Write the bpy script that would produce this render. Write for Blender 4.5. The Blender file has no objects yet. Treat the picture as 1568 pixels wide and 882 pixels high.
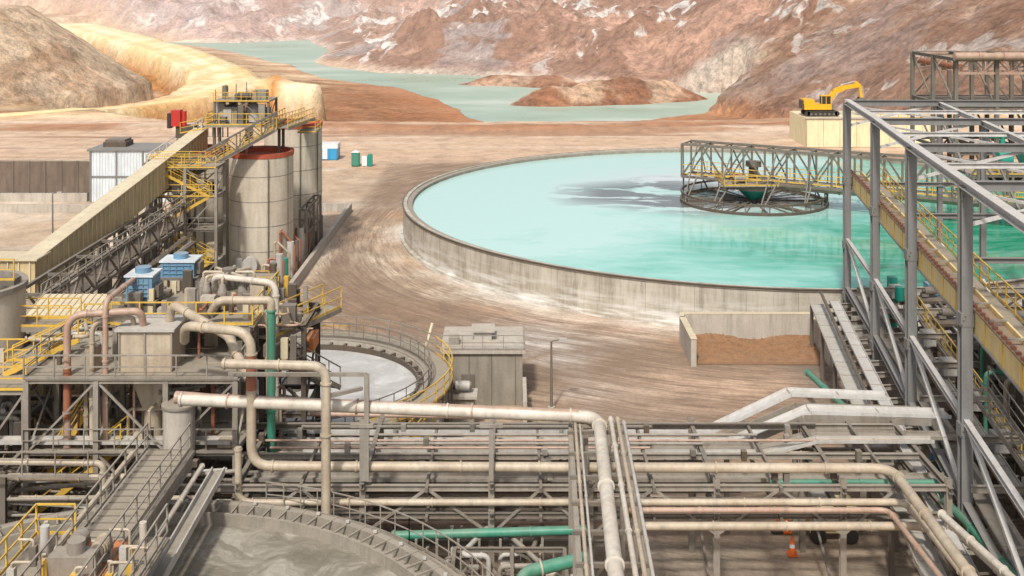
import bpy, math, random
import numpy as np
from mathutils import Vector
random.seed(4)
V = Vector
scene = bpy.context.scene

# ------------------------------------------------------------------ materials
MATS = {}
def new_mat(name):
    m = bpy.data.materials.new(name); m.use_nodes = True
    nt = m.node_tree; nt.nodes.clear()
    out = nt.nodes.new('ShaderNodeOutputMaterial')
    bs = nt.nodes.new('ShaderNodeBsdfPrincipled')
    nt.links.new(bs.outputs[0], out.inputs[0])
    MATS[name] = m
    return m, nt, bs
def ramp(nt, fac, stops):
    r = nt.nodes.new('ShaderNodeValToRGB'); nt.links.new(fac, r.inputs[0])
    e = r.color_ramp.elements
    while len(e) < len(stops): e.new(0.5)
    for i, (p, c) in enumerate(stops):
        e[i].position = p
        e[i].color = (c[0], c[1], c[2], 1) if hasattr(c, '__len__') else (c, c, c, 1)
    return r.outputs[0]
def mixc(nt, fac, a, b, mode='MIX'):
    n = nt.nodes.new('ShaderNodeMix'); n.data_type = 'RGBA'; n.blend_type = mode
    for sock, v in ((n.inputs[0], fac), (n.inputs[6], a), (n.inputs[7], b)):
        if isinstance(v, (int, float)): sock.default_value = v
        elif isinstance(v, tuple): sock.default_value = (v[0], v[1], v[2], 1)
        else: nt.links.new(v, sock)
    return n.outputs[2]
def mathn(nt, op, a, b=0.0, cc=0.0):
    n = nt.nodes.new('ShaderNodeMath'); n.operation = op
    for s, v in zip(n.inputs, (a, b, cc)):
        if isinstance(v, (int, float)): s.default_value = v
        else: nt.links.new(v, s)
    return n.outputs[0]
def noise(nt, vec, scale, detail=4, rough=0.6, out=0):
    n = nt.nodes.new('ShaderNodeTexNoise'); n.inputs['Scale'].default_value = scale
    n.inputs['Detail'].default_value = detail; n.inputs['Roughness'].default_value = rough
    nt.links.new(vec, n.inputs['Vector']); return n.outputs[out]
def mapping(nt, vec, scale=(1,1,1), loc=(0,0,0), rot=0.0):
    n = nt.nodes.new('ShaderNodeMapping'); n.inputs['Scale'].default_value = scale
    n.inputs['Location'].default_value = loc; n.inputs['Rotation'].default_value = (0,0,rot)
    nt.links.new(vec, n.inputs['Vector']); return n.outputs[0]
def bump(nt, h, bs, strength=0.3, dist=0.05):
    b = nt.nodes.new('ShaderNodeBump'); b.inputs['Strength'].default_value = strength
    b.inputs['Distance'].default_value = dist
    nt.links.new(h, b.inputs['Height']); nt.links.new(b.outputs[0], bs.inputs['Normal'])
def weathered(name, base, stain, amt=0.5, rough=0.6, metal=0.0, sc=0.6, streak=1.0, dark=0.5, dust=0.28):
    m, nt, bs = new_mat(name)
    geo = nt.nodes.new('ShaderNodeNewGeometry'); P = geo.outputs['Position']
    n1 = noise(nt, P, sc, 6, 0.65)
    n2 = noise(nt, mapping(nt, P, (1.6*streak, 1.6*streak, 0.18)), 1.3, 6, 0.7)
    n3 = noise(nt, P, 7.0, 3, 0.6)
    c = mixc(nt, ramp(nt, n1, [(0.38, 0.0), (0.64, amt)]), base, stain)
    dk = tuple(dark*x for x in base)
    c = mixc(nt, ramp(nt, n2, [(0.45, 0.0), (0.70, amt*1.2)]), c, dk)
    c = mixc(nt, ramp(nt, n3, [(0.3, 0.0), (0.75, 0.30)]), c, tuple(min(0.85, 1.25*x) for x in base))
    sp = nt.nodes.new('ShaderNodeSeparateXYZ'); nt.links.new(geo.outputs['True Normal'], sp.inputs[0])
    up = ramp(nt, sp.outputs[2], [(0.55, 0.0), (0.95, 1.0)])
    dn = ramp(nt, n1, [(0.35, dust*0.4), (0.6, dust)])
    c = mixc(nt, mathn(nt, 'MULTIPLY', up, dn), c, (0.48, 0.41, 0.33))
    nt.links.new(c, bs.inputs['Base Color'])
    bs.inputs['Roughness'].default_value = rough; bs.inputs['Metallic'].default_value = metal
    bump(nt, n3, bs, 0.15, 0.03)
    return m
weathered('steel', (0.29,0.265,0.225), (0.18,0.135,0.10), 0.7)
weathered('steel_light', (0.48,0.465,0.43), (0.31,0.27,0.22), 0.55)
weathered('steel_dark', (0.08,0.068,0.055), (0.14,0.085,0.045), 0.6, dust=.22)
weathered('steel_mid', (0.165,0.148,0.122), (0.12,0.08,0.055), 0.6, dust=.25)
weathered('frame_grey', (0.20,0.20,0.195), (0.15,0.135,0.12), 0.45, dust=.2)
weathered('frame_light', (0.54,0.53,0.51), (0.40,0.37,0.33), 0.45)
weathered('pipe_beige', (0.48,0.41,0.31), (0.31,0.225,0.15), 0.75, 0.5, dust=.2)
weathered('pipe_pink', (0.44,0.31,0.235), (0.31,0.16,0.10), 0.7, 0.5, dust=.2)
weathered('pipe_pale', (0.59,0.545,0.47), (0.43,0.34,0.25), 0.65, 0.5, dust=.15)
weathered('pipe_rust', (0.33,0.12,0.065), (0.22,0.09,0.05), 0.6, 0.6, dust=.2)
weathered('pipe_green', (0.05,0.24,0.16), (0.14,0.20,0.14), 0.6, 0.5, dust=.2)
weathered('concrete', (0.46,0.42,0.36), (0.33,0.28,0.23), 0.7, 0.85, sc=0.35)
weathered('concrete_dark', (0.28,0.25,0.205), (0.17,0.145,0.11), 0.7, 0.85, sc=0.5)
weathered('silo_conc', (0.58,0.52,0.42), (0.40,0.32,0.235), 0.75, 0.85, sc=0.3, dark=0.6)
weathered('yellow', (0.66,0.42,0.06), (0.40,0.26,0.08), 0.5, 0.5, dust=.12)
weathered('yellow_bright', (0.82,0.42,0.02), (0.6,0.3,0.03), 0.3, 0.4, dust=.1)
weathered('cream', (0.55,0.43,0.235), (0.36,0.265,0.14), 0.7, 0.6, sc=0.4)
weathered('cream_pale', (0.62,0.54,0.37), (0.47,0.37,0.23), 0.5, 0.7)
weathered('ramp_wall', (0.78,0.68,0.44), (0.66,0.54,0.34), 0.5, 0.8)
weathered('belt_side', (0.78,0.60,0.27), (0.6,0.42,0.18), 0.5, 0.6, dust=.1)
weathered('belt_brown', (0.23,0.15,0.09), (0.17,0.09,0.05), 0.6, 0.8, sc=1.5)
weathered('blue', (0.11,0.25,0.38), (0.2,0.27,0.32), 0.6, 0.45, dust=.35)
weathered('blue_bright', (0.03,0.30,0.55), (0.1,0.3,0.45), 0.3, 0.4)
weathered('white', (0.74,0.76,0.77), (0.55,0.55,0.53), 0.4, 0.5)
weathered('sheet_white', (0.62,0.68,0.72), (0.48,0.51,0.54), 0.5, 0.45)
weathered('fence_mesh', (0.14,0.105,0.08), (0.22,0.165,0.13), 0.6, 0.9)
weathered('red', (0.50,0.03,0.02), (0.3,0.05,0.03), 0.3, 0.5, dust=.1)
weathered('silo_red', (0.48,0.10,0.045), (0.32,0.085,0.05), 0.5, 0.8, dust=.05)
weathered('green_paint', (0.01,0.24,0.18), (0.05,0.2,0.15), 0.4, 0.45, dust=.15)
weathered('orange', (0.85,0.16,0.02), (0.6,0.15,0.05), 0.2, 0.5, dust=.1)
weathered('rust_orange', (0.55,0.17,0.04), (0.35,0.14,0.06), 0.5, 0.6, dust=.25)
weathered('black', (0.025,0.025,0.025), (0.06,0.05,0.04), 0.5, 0.7, dust=.2)
weathered('dirt_pile', (0.27,0.14,0.065), (0.17,0.085,0.04), 0.8, 0.95, sc=1.5, dust=.1)
weathered('grating', (0.28,0.245,0.19), (0.18,0.145,0.10), 0.6, 0.8, sc=1.2)

def tank_wall_mat():
    m, nt, bs = new_mat('tank_concrete')
    geo = nt.nodes.new('ShaderNodeNewGeometry'); P = geo.outputs['Position']
    n1 = noise(nt, mapping(nt, P, (1,1,0.25)), 0.35, 7, 0.7)
    n2 = noise(nt, mapping(nt, P, (1,1,0.12)), 1.4, 7, 0.75)
    n3 = noise(nt, mapping(nt, P, (0.3,0.3,2.4)), 0.8, 6, 0.65)
    sp = nt.nodes.new('ShaderNodeSeparateXYZ'); nt.links.new(P, sp.inputs[0])
    low = ramp(nt, mathn(nt, 'MULTIPLY', sp.outputs[2], 0.3), [(0.05, 1.0), (0.75, 0.15)])
    c = mixc(nt, ramp(nt, n1, [(0.35,0.0),(0.65,1.0)]), (0.35,0.31,0.245), (0.50,0.46,0.385))
    c = mixc(nt, ramp(nt, n2, [(0.46,0.0),(0.64,0.8)]), c, (0.23,0.20,0.155))
    c = mixc(nt, mathn(nt, 'MULTIPLY', low, ramp(nt, n3, [(0.42,0.0),(0.60,0.9)])), c, (0.70,0.69,0.66))
    nt.links.new(c, bs.inputs['Base Color']); bs.inputs['Roughness'].default_value = 0.85
    bump(nt, n2, bs, 0.2, 0.05)
tank_wall_mat()

def slurry(name, a, b, c3, rough, sc, stretch=(1,1,1), bmp=0.1):
    m, nt, bs = new_mat(name)
    geo = nt.nodes.new('ShaderNodeNewGeometry'); P = geo.outputs['Position']
    w = nt.nodes.new('ShaderNodeVectorMath'); w.operation = 'MULTIPLY_ADD'
    nt.links.new(noise(nt, P, sc*0.6, 3, 0.5, 1), w.inputs[0]); w.inputs[1].default_value = (6,6,0)
    nt.links.new(P, w.inputs[2])
    n1 = noise(nt, mapping(nt, w.outputs[0], stretch), sc, 10, 0.78)
    c = ramp(nt, n1, [(0.34, a), (0.50, b), (0.64, c3)])
    nt.links.new(c, bs.inputs['Base Color'])
    nt.links.new(ramp(nt, n1, [(0.35, rough), (0.7, min(1, rough+0.4))]), bs.inputs['Roughness'])
    bump(nt, noise(nt, P, 2.0, 6, 0.7), bs, bmp, 0.05)
slurry('slurry_grey', (0.36,0.35,0.33), (0.44,0.43,0.41), (0.58,0.57,0.55), 0.45, 0.35)
slurry('slurry_dark', (0.14,0.125,0.09), (0.23,0.205,0.16), (0.38,0.35,0.29), 0.5, 0.5, (1,1.8,1), 1.0)
slurry('lake_water', (0.27,0.38,0.29), (0.37,0.46,0.37), (0.50,0.54,0.48), 0.25, 0.01, (1,2,1), 0.05)

def big_water():
    m, nt, bs = new_mat('thickener_water')
    geo = nt.nodes.new('ShaderNodeNewGeometry'); P = geo.outputs['Position']
    sep = nt.nodes.new('ShaderNodeSeparateXYZ'); nt.links.new(P, sep.inputs[0])
    M = lambda op, a, b=0.0, c=0.0: mathn(nt, op, a, b, c)
    wv = nt.nodes.new('ShaderNodeVectorMath'); wv.operation = 'MULTIPLY_ADD'
    nt.links.new(noise(nt, P, 0.06, 3, 0.5, 1), wv.inputs[0]); wv.inputs[1].default_value = (16,10,0); nt.links.new(P, wv.inputs[2])
    W = wv.outputs[0]
    big = noise(nt, mapping(nt, W, (0.7,1.0,1)), 0.08, 7, 0.65)
    # clear green and painted dark reflections to the south-east, milky turquoise to the west
    d = M('ADD', M('MULTIPLY_ADD', sep.outputs[0], 0.022, -0.60), M('MULTIPLY_ADD', sep.outputs[1], -0.015, 1.95))
    d = M('ADD', M('ADD', d, 0.34), M('MULTIPLY', M('SUBTRACT', big, 0.5), 1.8))
    c = ramp(nt, M('MULTIPLY', d, 0.8), [(0.04,(0.46,0.67,0.62)), (0.28,(0.29,0.58,0.51)), (0.50,(0.13,0.46,0.36)), (0.78,(0.015,0.26,0.15))])
    fine = noise(nt, mapping(nt, W, (0.5,1.6,1)), 0.35, 7, 0.7)
    c = mixc(nt, ramp(nt, fine, [(0.45,0.0),(0.7,0.35)]), c, (0.48,0.68,0.63))
    v = nt.nodes.new('ShaderNodeVectorMath'); v.operation = 'DISTANCE'
    nt.links.new(mapping(nt, W, (1,1,0)), v.inputs[0]); v.inputs[1].default_value = (33, 143, 0)
    foam = noise(nt, mapping(nt, W, (0.5,1.0,1)), 0.18, 6, 0.65)
    near = ramp(nt, M('MULTIPLY', v.outputs['Value'], 0.04), [(0.3, 1.0), (0.85, 0.0)])
    f1 = M('MULTIPLY', near, ramp(nt, foam, [(0.38,0.0),(0.50,1.0)]))
    c = mixc(nt, M('MULTIPLY', f1, 0.9), c, (0.60,0.62,0.63))
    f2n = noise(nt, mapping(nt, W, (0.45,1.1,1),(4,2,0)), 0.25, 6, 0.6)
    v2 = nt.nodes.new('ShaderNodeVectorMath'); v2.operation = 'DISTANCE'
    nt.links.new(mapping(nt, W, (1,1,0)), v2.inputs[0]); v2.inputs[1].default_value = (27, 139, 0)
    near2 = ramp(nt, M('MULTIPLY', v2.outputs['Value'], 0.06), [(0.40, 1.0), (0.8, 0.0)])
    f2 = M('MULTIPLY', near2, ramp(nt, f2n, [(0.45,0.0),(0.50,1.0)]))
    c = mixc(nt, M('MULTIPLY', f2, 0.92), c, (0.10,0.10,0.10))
    nt.links.new(c, bs.inputs['Base Color'])
    bs.inputs['Roughness'].default_value = 0.06; bs.inputs['IOR'].default_value = 1.33
    bump(nt, noise(nt, mapping(nt, P, (1,2,1)), 0.9, 4, 0.6), bs, 0.05, 0.1)
big_water()

def terrain_mat():
    m, nt, bs = new_mat('terrain')
    geo = nt.nodes.new('ShaderNodeNewGeometry'); P = geo.outputs['Position']
    at = nt.nodes.new('ShaderNodeAttribute'); at.attribute_name = 'Col'
    tr = nt.nodes.new('ShaderNodeAttribute'); tr.attribute_name = 'trk'
    fr = nt.nodes.new('ShaderNodeAttribute'); fr.attribute_name = 'far'
    rkA = nt.nodes.new('ShaderNodeAttribute'); rkA.attribute_name = 'rock'
    M = lambda op, a, b=0.0, c=0.0: mathn(nt, op, a, b, c)
    sub = nt.nodes.new('ShaderNodeVectorMath'); sub.operation = 'SUBTRACT'
    nt.links.new(P, sub.inputs[0]); sub.inputs[1].default_value = (27.3,130,0)
    sep = nt.nodes.new('ShaderNodeSeparateXYZ'); nt.links.new(sub.outputs[0], sep.inputs[0])
    ang = M('ARCTAN2', sep.outputs[1], sep.outputs[0])
    r = M('SQRT', M('ADD', M('MULTIPLY', sep.outputs[0], sep.outputs[0]), M('MULTIPLY', sep.outputs[1], sep.outputs[1])))
    wob = noise(nt, P, 0.03, 1, 0.4)
    r = M('ADD', r, M('MULTIPLY', wob, 5.0))
    cmb = nt.nodes.new('ShaderNodeCombineXYZ')
    nt.links.new(M('MULTIPLY', r, 0.9), cmb.inputs[0]); nt.links.new(M('MULTIPLY', ang, 3.5), cmb.inputs[1])
    st = noise(nt, cmb.outputs[0], 1.3, 7, 0.75)
    st2 = noise(nt, cmb.outputs[0], 3.8, 5, 0.7)
    n1 = noise(nt, P, 0.30, 9, 0.72)
    n2 = noise(nt, P, 3.0, 6, 0.75)
    n3 = noise(nt, P, 0.06, 10, 0.72)
    n4 = noise(nt, P, 0.25, 8, 0.8)
    c = at.outputs['Color']
    c = mixc(nt, 1.0, c, ramp(nt, n1, [(0.32,0.66),(0.5,0.98),(0.68,1.22)]), 'MULTIPLY')
    c = mixc(nt, 1.0, c, ramp(nt, n2, [(0.32,0.78),(0.68,1.15)]), 'MULTIPLY')
    trm = M('MULTIPLY', tr.outputs['Fac'], ramp(nt, st, [(0.42,0.85),(0.58,0.0)]))
    c = mixc(nt, M('MULTIPLY', trm, 0.75), c, (0.20,0.135,0.09))
    trm2 = M('MULTIPLY', tr.outputs['Fac'], ramp(nt, st2, [(0.43,0.6),(0.50,0.0)]))
    c = mixc(nt, trm2, c, (0.19,0.13,0.09))
    wv = nt.nodes.new('ShaderNodeVectorMath'); wv.operation = 'MULTIPLY_ADD'
    nt.links.new(noise(nt, P, 0.02, 3, 0.6, 1), wv.inputs[0]); wv.inputs[1].default_value = (60,60,20); nt.links.new(P, wv.inputs[2])
    W = wv.outputs[0]
    p1 = noise(nt, mapping(nt, W, (1,1,1.6)), 0.014, 12, 0.62)
    p2 = noise(nt, mapping(nt, W, (1.0,0.35,0.35), (3,9,2), 0.35), 0.045, 10, 0.62)
    p3 = noise(nt, mapping(nt, W, (1,1,1), (30,9,2)), 0.012, 11, 0.6)
    rc_ = c
    rc_ = mixc(nt, M('MULTIPLY', ramp(nt, p1, [(0.475,0.0),(0.515,0.9)]), rkA.outputs['Fac']), rc_, (0.34,0.19,0.125))
    rc_ = mixc(nt, M('MULTIPLY', ramp(nt, p3, [(0.54,0.0),(0.58,0.8)]), rkA.outputs['Fac']), rc_, (0.44,0.365,0.345))
    rc_ = mixc(nt, M('MULTIPLY', ramp(nt, p2, [(0.57,0.0),(0.61,0.95)]), rkA.outputs['Fac']), rc_, (0.86,0.80,0.74))
    rk = ramp(nt, n3, [(0.3,0.66),(0.5,1.0),(0.70,1.25)])
    rk2 = ramp(nt, n4, [(0.38,0.60),(0.5,1.0),(0.62,1.22)])
    far_c = mixc(nt, 1.0, mixc(nt, 1.0, rc_, rk, 'MULTIPLY'), rk2, 'MULTIPLY')
    c = mixc(nt, fr.outputs['Fac'], c, far_c)
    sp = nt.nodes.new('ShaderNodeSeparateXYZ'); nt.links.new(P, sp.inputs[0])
    hz = ramp(nt, M('MULTIPLY', sp.outputs[1], 0.0006), [(0.28,0.0),(0.8,0.34)])  # distance haze painted into the ground colour, stronger further away
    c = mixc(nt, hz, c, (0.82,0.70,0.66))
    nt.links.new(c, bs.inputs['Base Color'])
    bs.inputs['Roughness'].default_value = 0.95
    hh = M('ADD', M('MULTIPLY', n2, 0.08), M('MULTIPLY', fr.outputs['Fac'], M('MULTIPLY', n3, 8.0)))
    hh = M('ADD', hh, M('MULTIPLY', fr.outputs['Fac'], M('MULTIPLY', n4, 2.2)))
    hh = M('ADD', hh, M('MULTIPLY', M('MULTIPLY', tr.outputs['Fac'], st), 0.16))
    bump(nt, hh, bs, 0.85, 1.0)
terrain_mat()

# ------------------------------------------------------------------ builder
class B:
    def __init__(s, off=(0,0,0)): s.v=[]; s.f=[]; s.m=[]; s.sm=[]; s.mats=[]; s.off=off
    def add(s, vs, fs, mat, smooth=False):
        if mat not in s.mats: s.mats.append(mat)
        k = s.mats.index(mat); o = len(s.v)
        s.v += [tuple(v) for v in vs]
        for f in fs:
            s.f.append([i+o for i in f]); s.m.append(k); s.sm.append(smooth)
    def obox(s, c, a, b, d, mat):
        c=V(c); vs=[c+sx*a+sy*b+sz*d for sx in(-1,1) for sy in(-1,1) for sz in(-1,1)]
        fs=[(0,1,3,2),(4,6,7,5),(0,4,5,1),(2,3,7,6),(0,2,6,4),(1,5,7,3)]
        s.add(vs,fs,mat)
    def box(s, x0,x1,y0,y1,z0,z1,mat):
        s.obox(((x0+x1)/2,(y0+y1)/2,(z0+z1)/2), V((abs(x1-x0)/2,0,0)),V((0,abs(y1-y0)/2,0)),V((0,0,abs(z1-z0)/2)),mat)
    def frame(s,p,q):
        p=V(p);q=V(q); d=q-p; L=d.length; d=d/max(L,1e-6)
        up=V((0,0,1)) if abs(d.z)<0.95 else V((0,1,0))
        sd=d.cross(up).normalized(); u=sd.cross(d).normalized()
        return p,q,d,L,sd,u
    def beam(s,p,q,w,h,mat):
        p,q,d,L,sd,u=s.frame(p,q); j=1+random.random()*0.03
        s.obox((p+q)/2, d*L/2, sd*w/2*j, u*h/2*j, mat)
    def ibeam(s,p,q,w,h,mat):
        p,q,d,L,sd,u=s.frame(p,q); t=w*0.11; c=(p+q)/2; j=1+random.random()*0.02
        s.obox(c, d*L/2, sd*t/2, u*(h/2-t), mat)
        s.obox(c+u*(h/2-t/2)*j, d*L/2, sd*w/2*j, u*t/2, mat)
        s.obox(c-u*(h/2-t/2)*j, d*L/2, sd*w/2*j, u*t/2, mat)
    def cyl(s,p,q,r,mat,n=12,r2=None,caps=True):
        p,q,d,L,sd,u=s.frame(p,q); r2=r if r2 is None else r2
        vs=[]
        for c,rr in((p,r),(q,r2)):
            for i in range(n):
                a=2*math.pi*i/n; vs.append(c+sd*rr*math.cos(a)+u*rr*math.sin(a))
        s.add(vs,[(i,(i+1)%n,n+(i+1)%n,n+i) for i in range(n)],mat,True)
        if caps: s.add(vs,[tuple(range(n))[::-1],tuple(range(n,2*n))],mat)
    def pipe(s,pts,r,mat,bend=None,n=12,fl=3.5,flmat=None):
        pts=[V(p) for p in pts]; bend=bend or r*2.6
        path=[pts[0]]
        for i in range(1,len(pts)-1):
            a=(pts[i-1]-pts[i]); b=(pts[i+1]-pts[i]); la,lb=a.length,b.length
            a.normalize(); b.normalize()
            if (a+b).length<0.02: path.append(pts[i]); continue
            th=a.angle(b); t=min(bend/math.tan(th/2),la*0.48,lb*0.48)
            p0=pts[i]+a*t; p1=pts[i]+b*t
            for k in range(7):
                w=k/6; path.append(p0*(1-w)**2+pts[i]*2*w*(1-w)+p1*w*w)
        path.append(pts[-1])
        t0=(path[1]-path[0]).normalized(); nv=t0.orthogonal().normalized(); vs=[]
        for i,p in enumerate(path):
            t=(path[min(i+1,len(path)-1)]-path[max(i-1,0)]).normalized()
            nv=(nv-t*nv.dot(t)).normalized(); bv=t.cross(nv)
            for k in range(n):
                a=2*math.pi*k/n; vs.append(p+nv*r*math.cos(a)+bv*r*math.sin(a))
        fs=[]
        for i in range(len(path)-1):
            for k in range(n):
                fs.append((i*n+k,i*n+(k+1)%n,(i+1)*n+(k+1)%n,(i+1)*n+k))
        s.add(vs,fs,mat,True)
        s.add(vs,[tuple(range(n))[::-1],tuple(range(len(vs)-n,len(vs)))],mat)
        if fl:
            for i in range(len(pts)-1):
                d=pts[i+1]-pts[i]; L=d.length
                if L<bend*2+0.4: continue
                d.normalize(); x=bend*1.05 if i>0 else 0.1
                while x<L-bend*0.9:
                    c=pts[i]+d*x; s.cyl(c-d*0.035,c+d*0.035,r*1.25,flmat or mat,n); x+=fl*(0.8+random.random()*0.5)
    def rail(s,pts,mat='yellow',h=1.1,sp=1.7,t=0.055):
        for a,b in zip(pts[:-1],pts[1:]):
            a=V(a);b=V(b);L=(b-a).length; n=max(1,round(L/sp)); up=V((0,0,1))
            for i in range(n+1):
                p=a+(b-a)*i/n; s.beam(p,p+up*h,t,t,mat)
            s.beam(a+up*h,b+up*h,t,t,mat); s.beam(a+up*h*.52,b+up*h*.52,t*.8,t*.8,mat)
            s.beam(a+up*.07,b+up*.07,t*.5,.12,mat)
    def truss(s,p,q,h,n,mat,t=0.15,x=False):
        p=V(p);q=V(q);u=V((0,0,h))
        s.beam(p,q,t,t,mat); s.beam(p+u,q+u,t,t,mat)
        for i in range(n+1):
            a=p+(q-p)*i/n; s.beam(a,a+u,t*.7,t*.7,mat)
            if i<n:
                b=p+(q-p)*(i+1)/n
                if x or i%2==0: s.beam(a,b+u,t*.6,t*.6,mat)
                if x or i%2==1: s.beam(a+u,b,t*.6,t*.6,mat)
    def walkway(s,p,q,w,mat='grating',rmat='yellow',rails=(1,1)):
        p,q,d,L,sd,u=s.frame(p,q)
        s.beam(p,q,w,.06,mat)
        for k,e in((0,-1),(1,1)):
            o=sd*e*w/2
            s.beam(p+o-u*.1,q+o-u*.1,.08,.24,'steel')
            if rails[k]: s.rail([p+o+u*.03,q+o+u*.03],rmat)
    def stairs(s,p,q,w,rmat='yellow'):
        p,q,d,L,sd,u=s.frame(p,q); n=int(abs(q.z-p.z)/.25)+1
        hd=V((d.x,d.y,0)).normalized()
        for i in range(n+1):
            c=p+(q-p)*i/n; s.obox(c,hd*.13,sd*w/2,V((0,0,.02)),'grating')
        for e in(-1,1):
            o=sd*e*w/2; s.beam(p+o,q+o,.06,.25,rmat); s.rail([p+o,q+o],rmat)
    def tower(s,xs,ys,zs,mat,t=.25,brace=0.5,z0=0):
        for x in xs:
            for y in ys: s.ibeam((x,y,z0),(x,y,zs[-1]),t,t,mat)
        zz=[z0]+list(zs)
        for i,z in enumerate(zs):
            for y in ys: s.ibeam((xs[0],y,z),(xs[-1],y,z),t*.7,t*.9,mat)
            for x in xs: s.ibeam((x,ys[0],z),(x,ys[-1],z),t*.7,t*.9,mat)
            zl=zz[i]
            for y in ys:
                for a,b in zip(xs[:-1],xs[1:]):
                    if random.random()<brace:
                        if random.random()<.5: s.beam((a,y,zl),(b,y,z),t*.4,t*.4,mat)
                        else: s.beam((b,y,zl),(a,y,z),t*.4,t*.4,mat)
            for x in xs:
                for a,b in zip(ys[:-1],ys[1:]):
                    if random.random()<brace: s.beam((x,a,zl),(x,b,z),t*.4,t*.4,mat)
    def lathe(s,c,prof,mat,n=96):
        if mat not in s.mats: s.mats.append(mat)
        k0=s.mats.index(mat); o=len(s.v)
        for (r,z) in prof:
            for i in range(n):
                a=2*math.pi*i/n; s.v.append((c[0]+r*math.cos(a),c[1]+r*math.sin(a),z))
        for j in range(len(prof)-1):
            for i in range(n):
                k=(i+1)%n; s.f.append([o+j*n+i,o+j*n+k,o+(j+1)*n+k,o+(j+1)*n+i]); s.m.append(k0); s.sm.append(False)
    def disc(s,c,r,mat,n=96):
        vs=[(c[0]+r*math.cos(2*math.pi*i/n),c[1]+r*math.sin(2*math.pi*i/n),c[2]) for i in range(n)]
        s.add(vs,[tuple(range(n))],mat)
    def motor(s,c,d,r,L,mat):
        c=V(c);d=V(d).normalized()
        s.cyl(c,c+d*L,r,mat,14)
        for i in range(5):
            a=c+d*L*(.15+.15*i); s.cyl(a,a+d*.03,r*1.12,mat,14)
        s.cyl(c-d*L*.25,c,r*.6,'steel_dark',12); s.cyl(c+d*L,c+d*L*1.12,r*.85,'steel_mid',12)
        s.box(c.x-r*.8,c.x+r*.8,c.y-r*.8,c.y+r*.8,c.z-r*1.3,c.z-r*.7,'steel_mid')
    def done(s,name):
        ox,oy,oz=s.off
        me=bpy.data.meshes.new(name); me.from_pydata([(a+ox,b_+oy,c+oz) for a,b_,c in s.v],[],s.f)
        for m in s.mats: me.materials.append(MATS[m])
        me.polygons.foreach_set('material_index',s.m); me.polygons.foreach_set('use_smooth',s.sm)
        me.update(); ob=bpy.data.objects.new(name,me); scene.collection.objects.link(ob); return ob

# ------------------------------------------------------------------ terrain
def hsh(a,b,s): 
    v=np.sin(a*127.1+b*311.7+s*74.7)*43758.5453; return v-np.floor(v)
def vn(x,y,s=0):
    xi=np.floor(x);yi=np.floor(y);u=x-xi;v=y-yi;u=u*u*(3-2*u);v=v*v*(3-2*v)
    return (hsh(xi,yi,s)*(1-u)+hsh(xi+1,yi,s)*u)*(1-v)+(hsh(xi,yi+1,s)*(1-u)+hsh(xi+1,yi+1,s)*u)*v
def fbm(x,y,o=5,s=0):
    r=0;a=.5;t=0
    for i in range(o):
        r=r+a*vn(x,y,s+i*3.1);t+=a;a*=.5;x,y=x*1.72-y*1.08+5.1,x*1.08+y*1.72+1.7
    return r/t
def ridg(x,y,o=5,s=0,g=.5):
    r=0;a=.5;t=0
    for i in range(o):
        r=r+a*(1-np.abs(2*vn(x,y,s+i*3.1)-1));t+=a;a*=g;x,y=x*1.72-y*1.08+5.1,x*1.08+y*1.72+1.7
    return r/t
def sst(a,b,x):
    t=np.clip((x-a)/(b-a),0,1);return t*t*(3-2*t)
def segd(X,Y,a,b):
    dx,dy=b[0]-a[0],b[1]-a[1];t=np.clip(((X-a[0])*dx+(Y-a[1])*dy)/(dx*dx+dy*dy),0,1)
    return np.hypot(X-a[0]-t*dx,Y-a[1]-t*dy)
def poly_sd(X,Y,P):
    d=np.full(X.shape,1e9);ins=np.zeros(X.shape,bool)
    for i in range(len(P)):
        a=P[i];b=P[(i+1)%len(P)];d=np.minimum(d,segd(X,Y,a,b))
        if a[1]!=b[1]:
            c=((a[1]>Y)!=(b[1]>Y))&(X<(b[0]-a[0])*(Y-a[1])/(b[1]-a[1])+a[0]);ins^=c
    return np.where(ins,-d,d)
def line_d(X,Y,P):
    d=np.full(X.shape,1e9)
    for a,b in zip(P[:-1],P[1:]): d=np.minimum(d,segd(X,Y,a,b))
    return d
LAKE=[(-300,980),(-237,960),(-184,1020),(-143,867),(-124,698),(-74,624),(-30,612),(0,590),(30,545),(72,515),(100,500),(96,455),(76,425),(52,404),(11,392),(-6,388),(-24,450),(-51,525),(-100,595),(-140,700),(-215,850)]
xs=np.concatenate([-np.geomspace(150,900,60)[::-1]-290,np.arange(-439,-180,3.0),np.arange(-180,-60,2.0),np.arange(-60,60,1.0),np.arange(60,180,2.0),np.arange(180,440,3.0),np.geomspace(150,900,60)+290])
ys=np.concatenate([np.arange(-40,30,5.0),np.arange(30,240,1.0),np.arange(240,1000,1.9),np.geomspace(1000,2600,120)])
X,Y=np.meshgrid(xs,ys)
wx=(fbm(X/60,Y/60,4,11)-.5)*30; wy=(fbm(X/60,Y/60,4,12)-.5)*30
sd=poly_sd(X+wx*.5,Y+wy*.5,LAKE)
d=np.maximum(sd,0)
Lx=[-900,-600,-237,-130,-60,-15,0,50,90,130,900];Ly=[1500,1300,930,720,590,500,435,430,455,480,640]
side=sst(-25,30,Y-np.interp(X,Lx,Ly))
hn=-20*np.power(np.clip(1-d/(156+wx*.6),0,1),.38)
rr=ridg((X*.9+.35*Y+2*wx)/110,(Y*.8-.3*X+2*wy)/120,5,3,.5)
gul=ridg((X+.4*Y+wx)/42,(Y-.3*X+wy)/75,5,7,.55)
sm=ridg((X+wx*.3)/13,(Y+wy*.3)/17,3,8)
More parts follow.
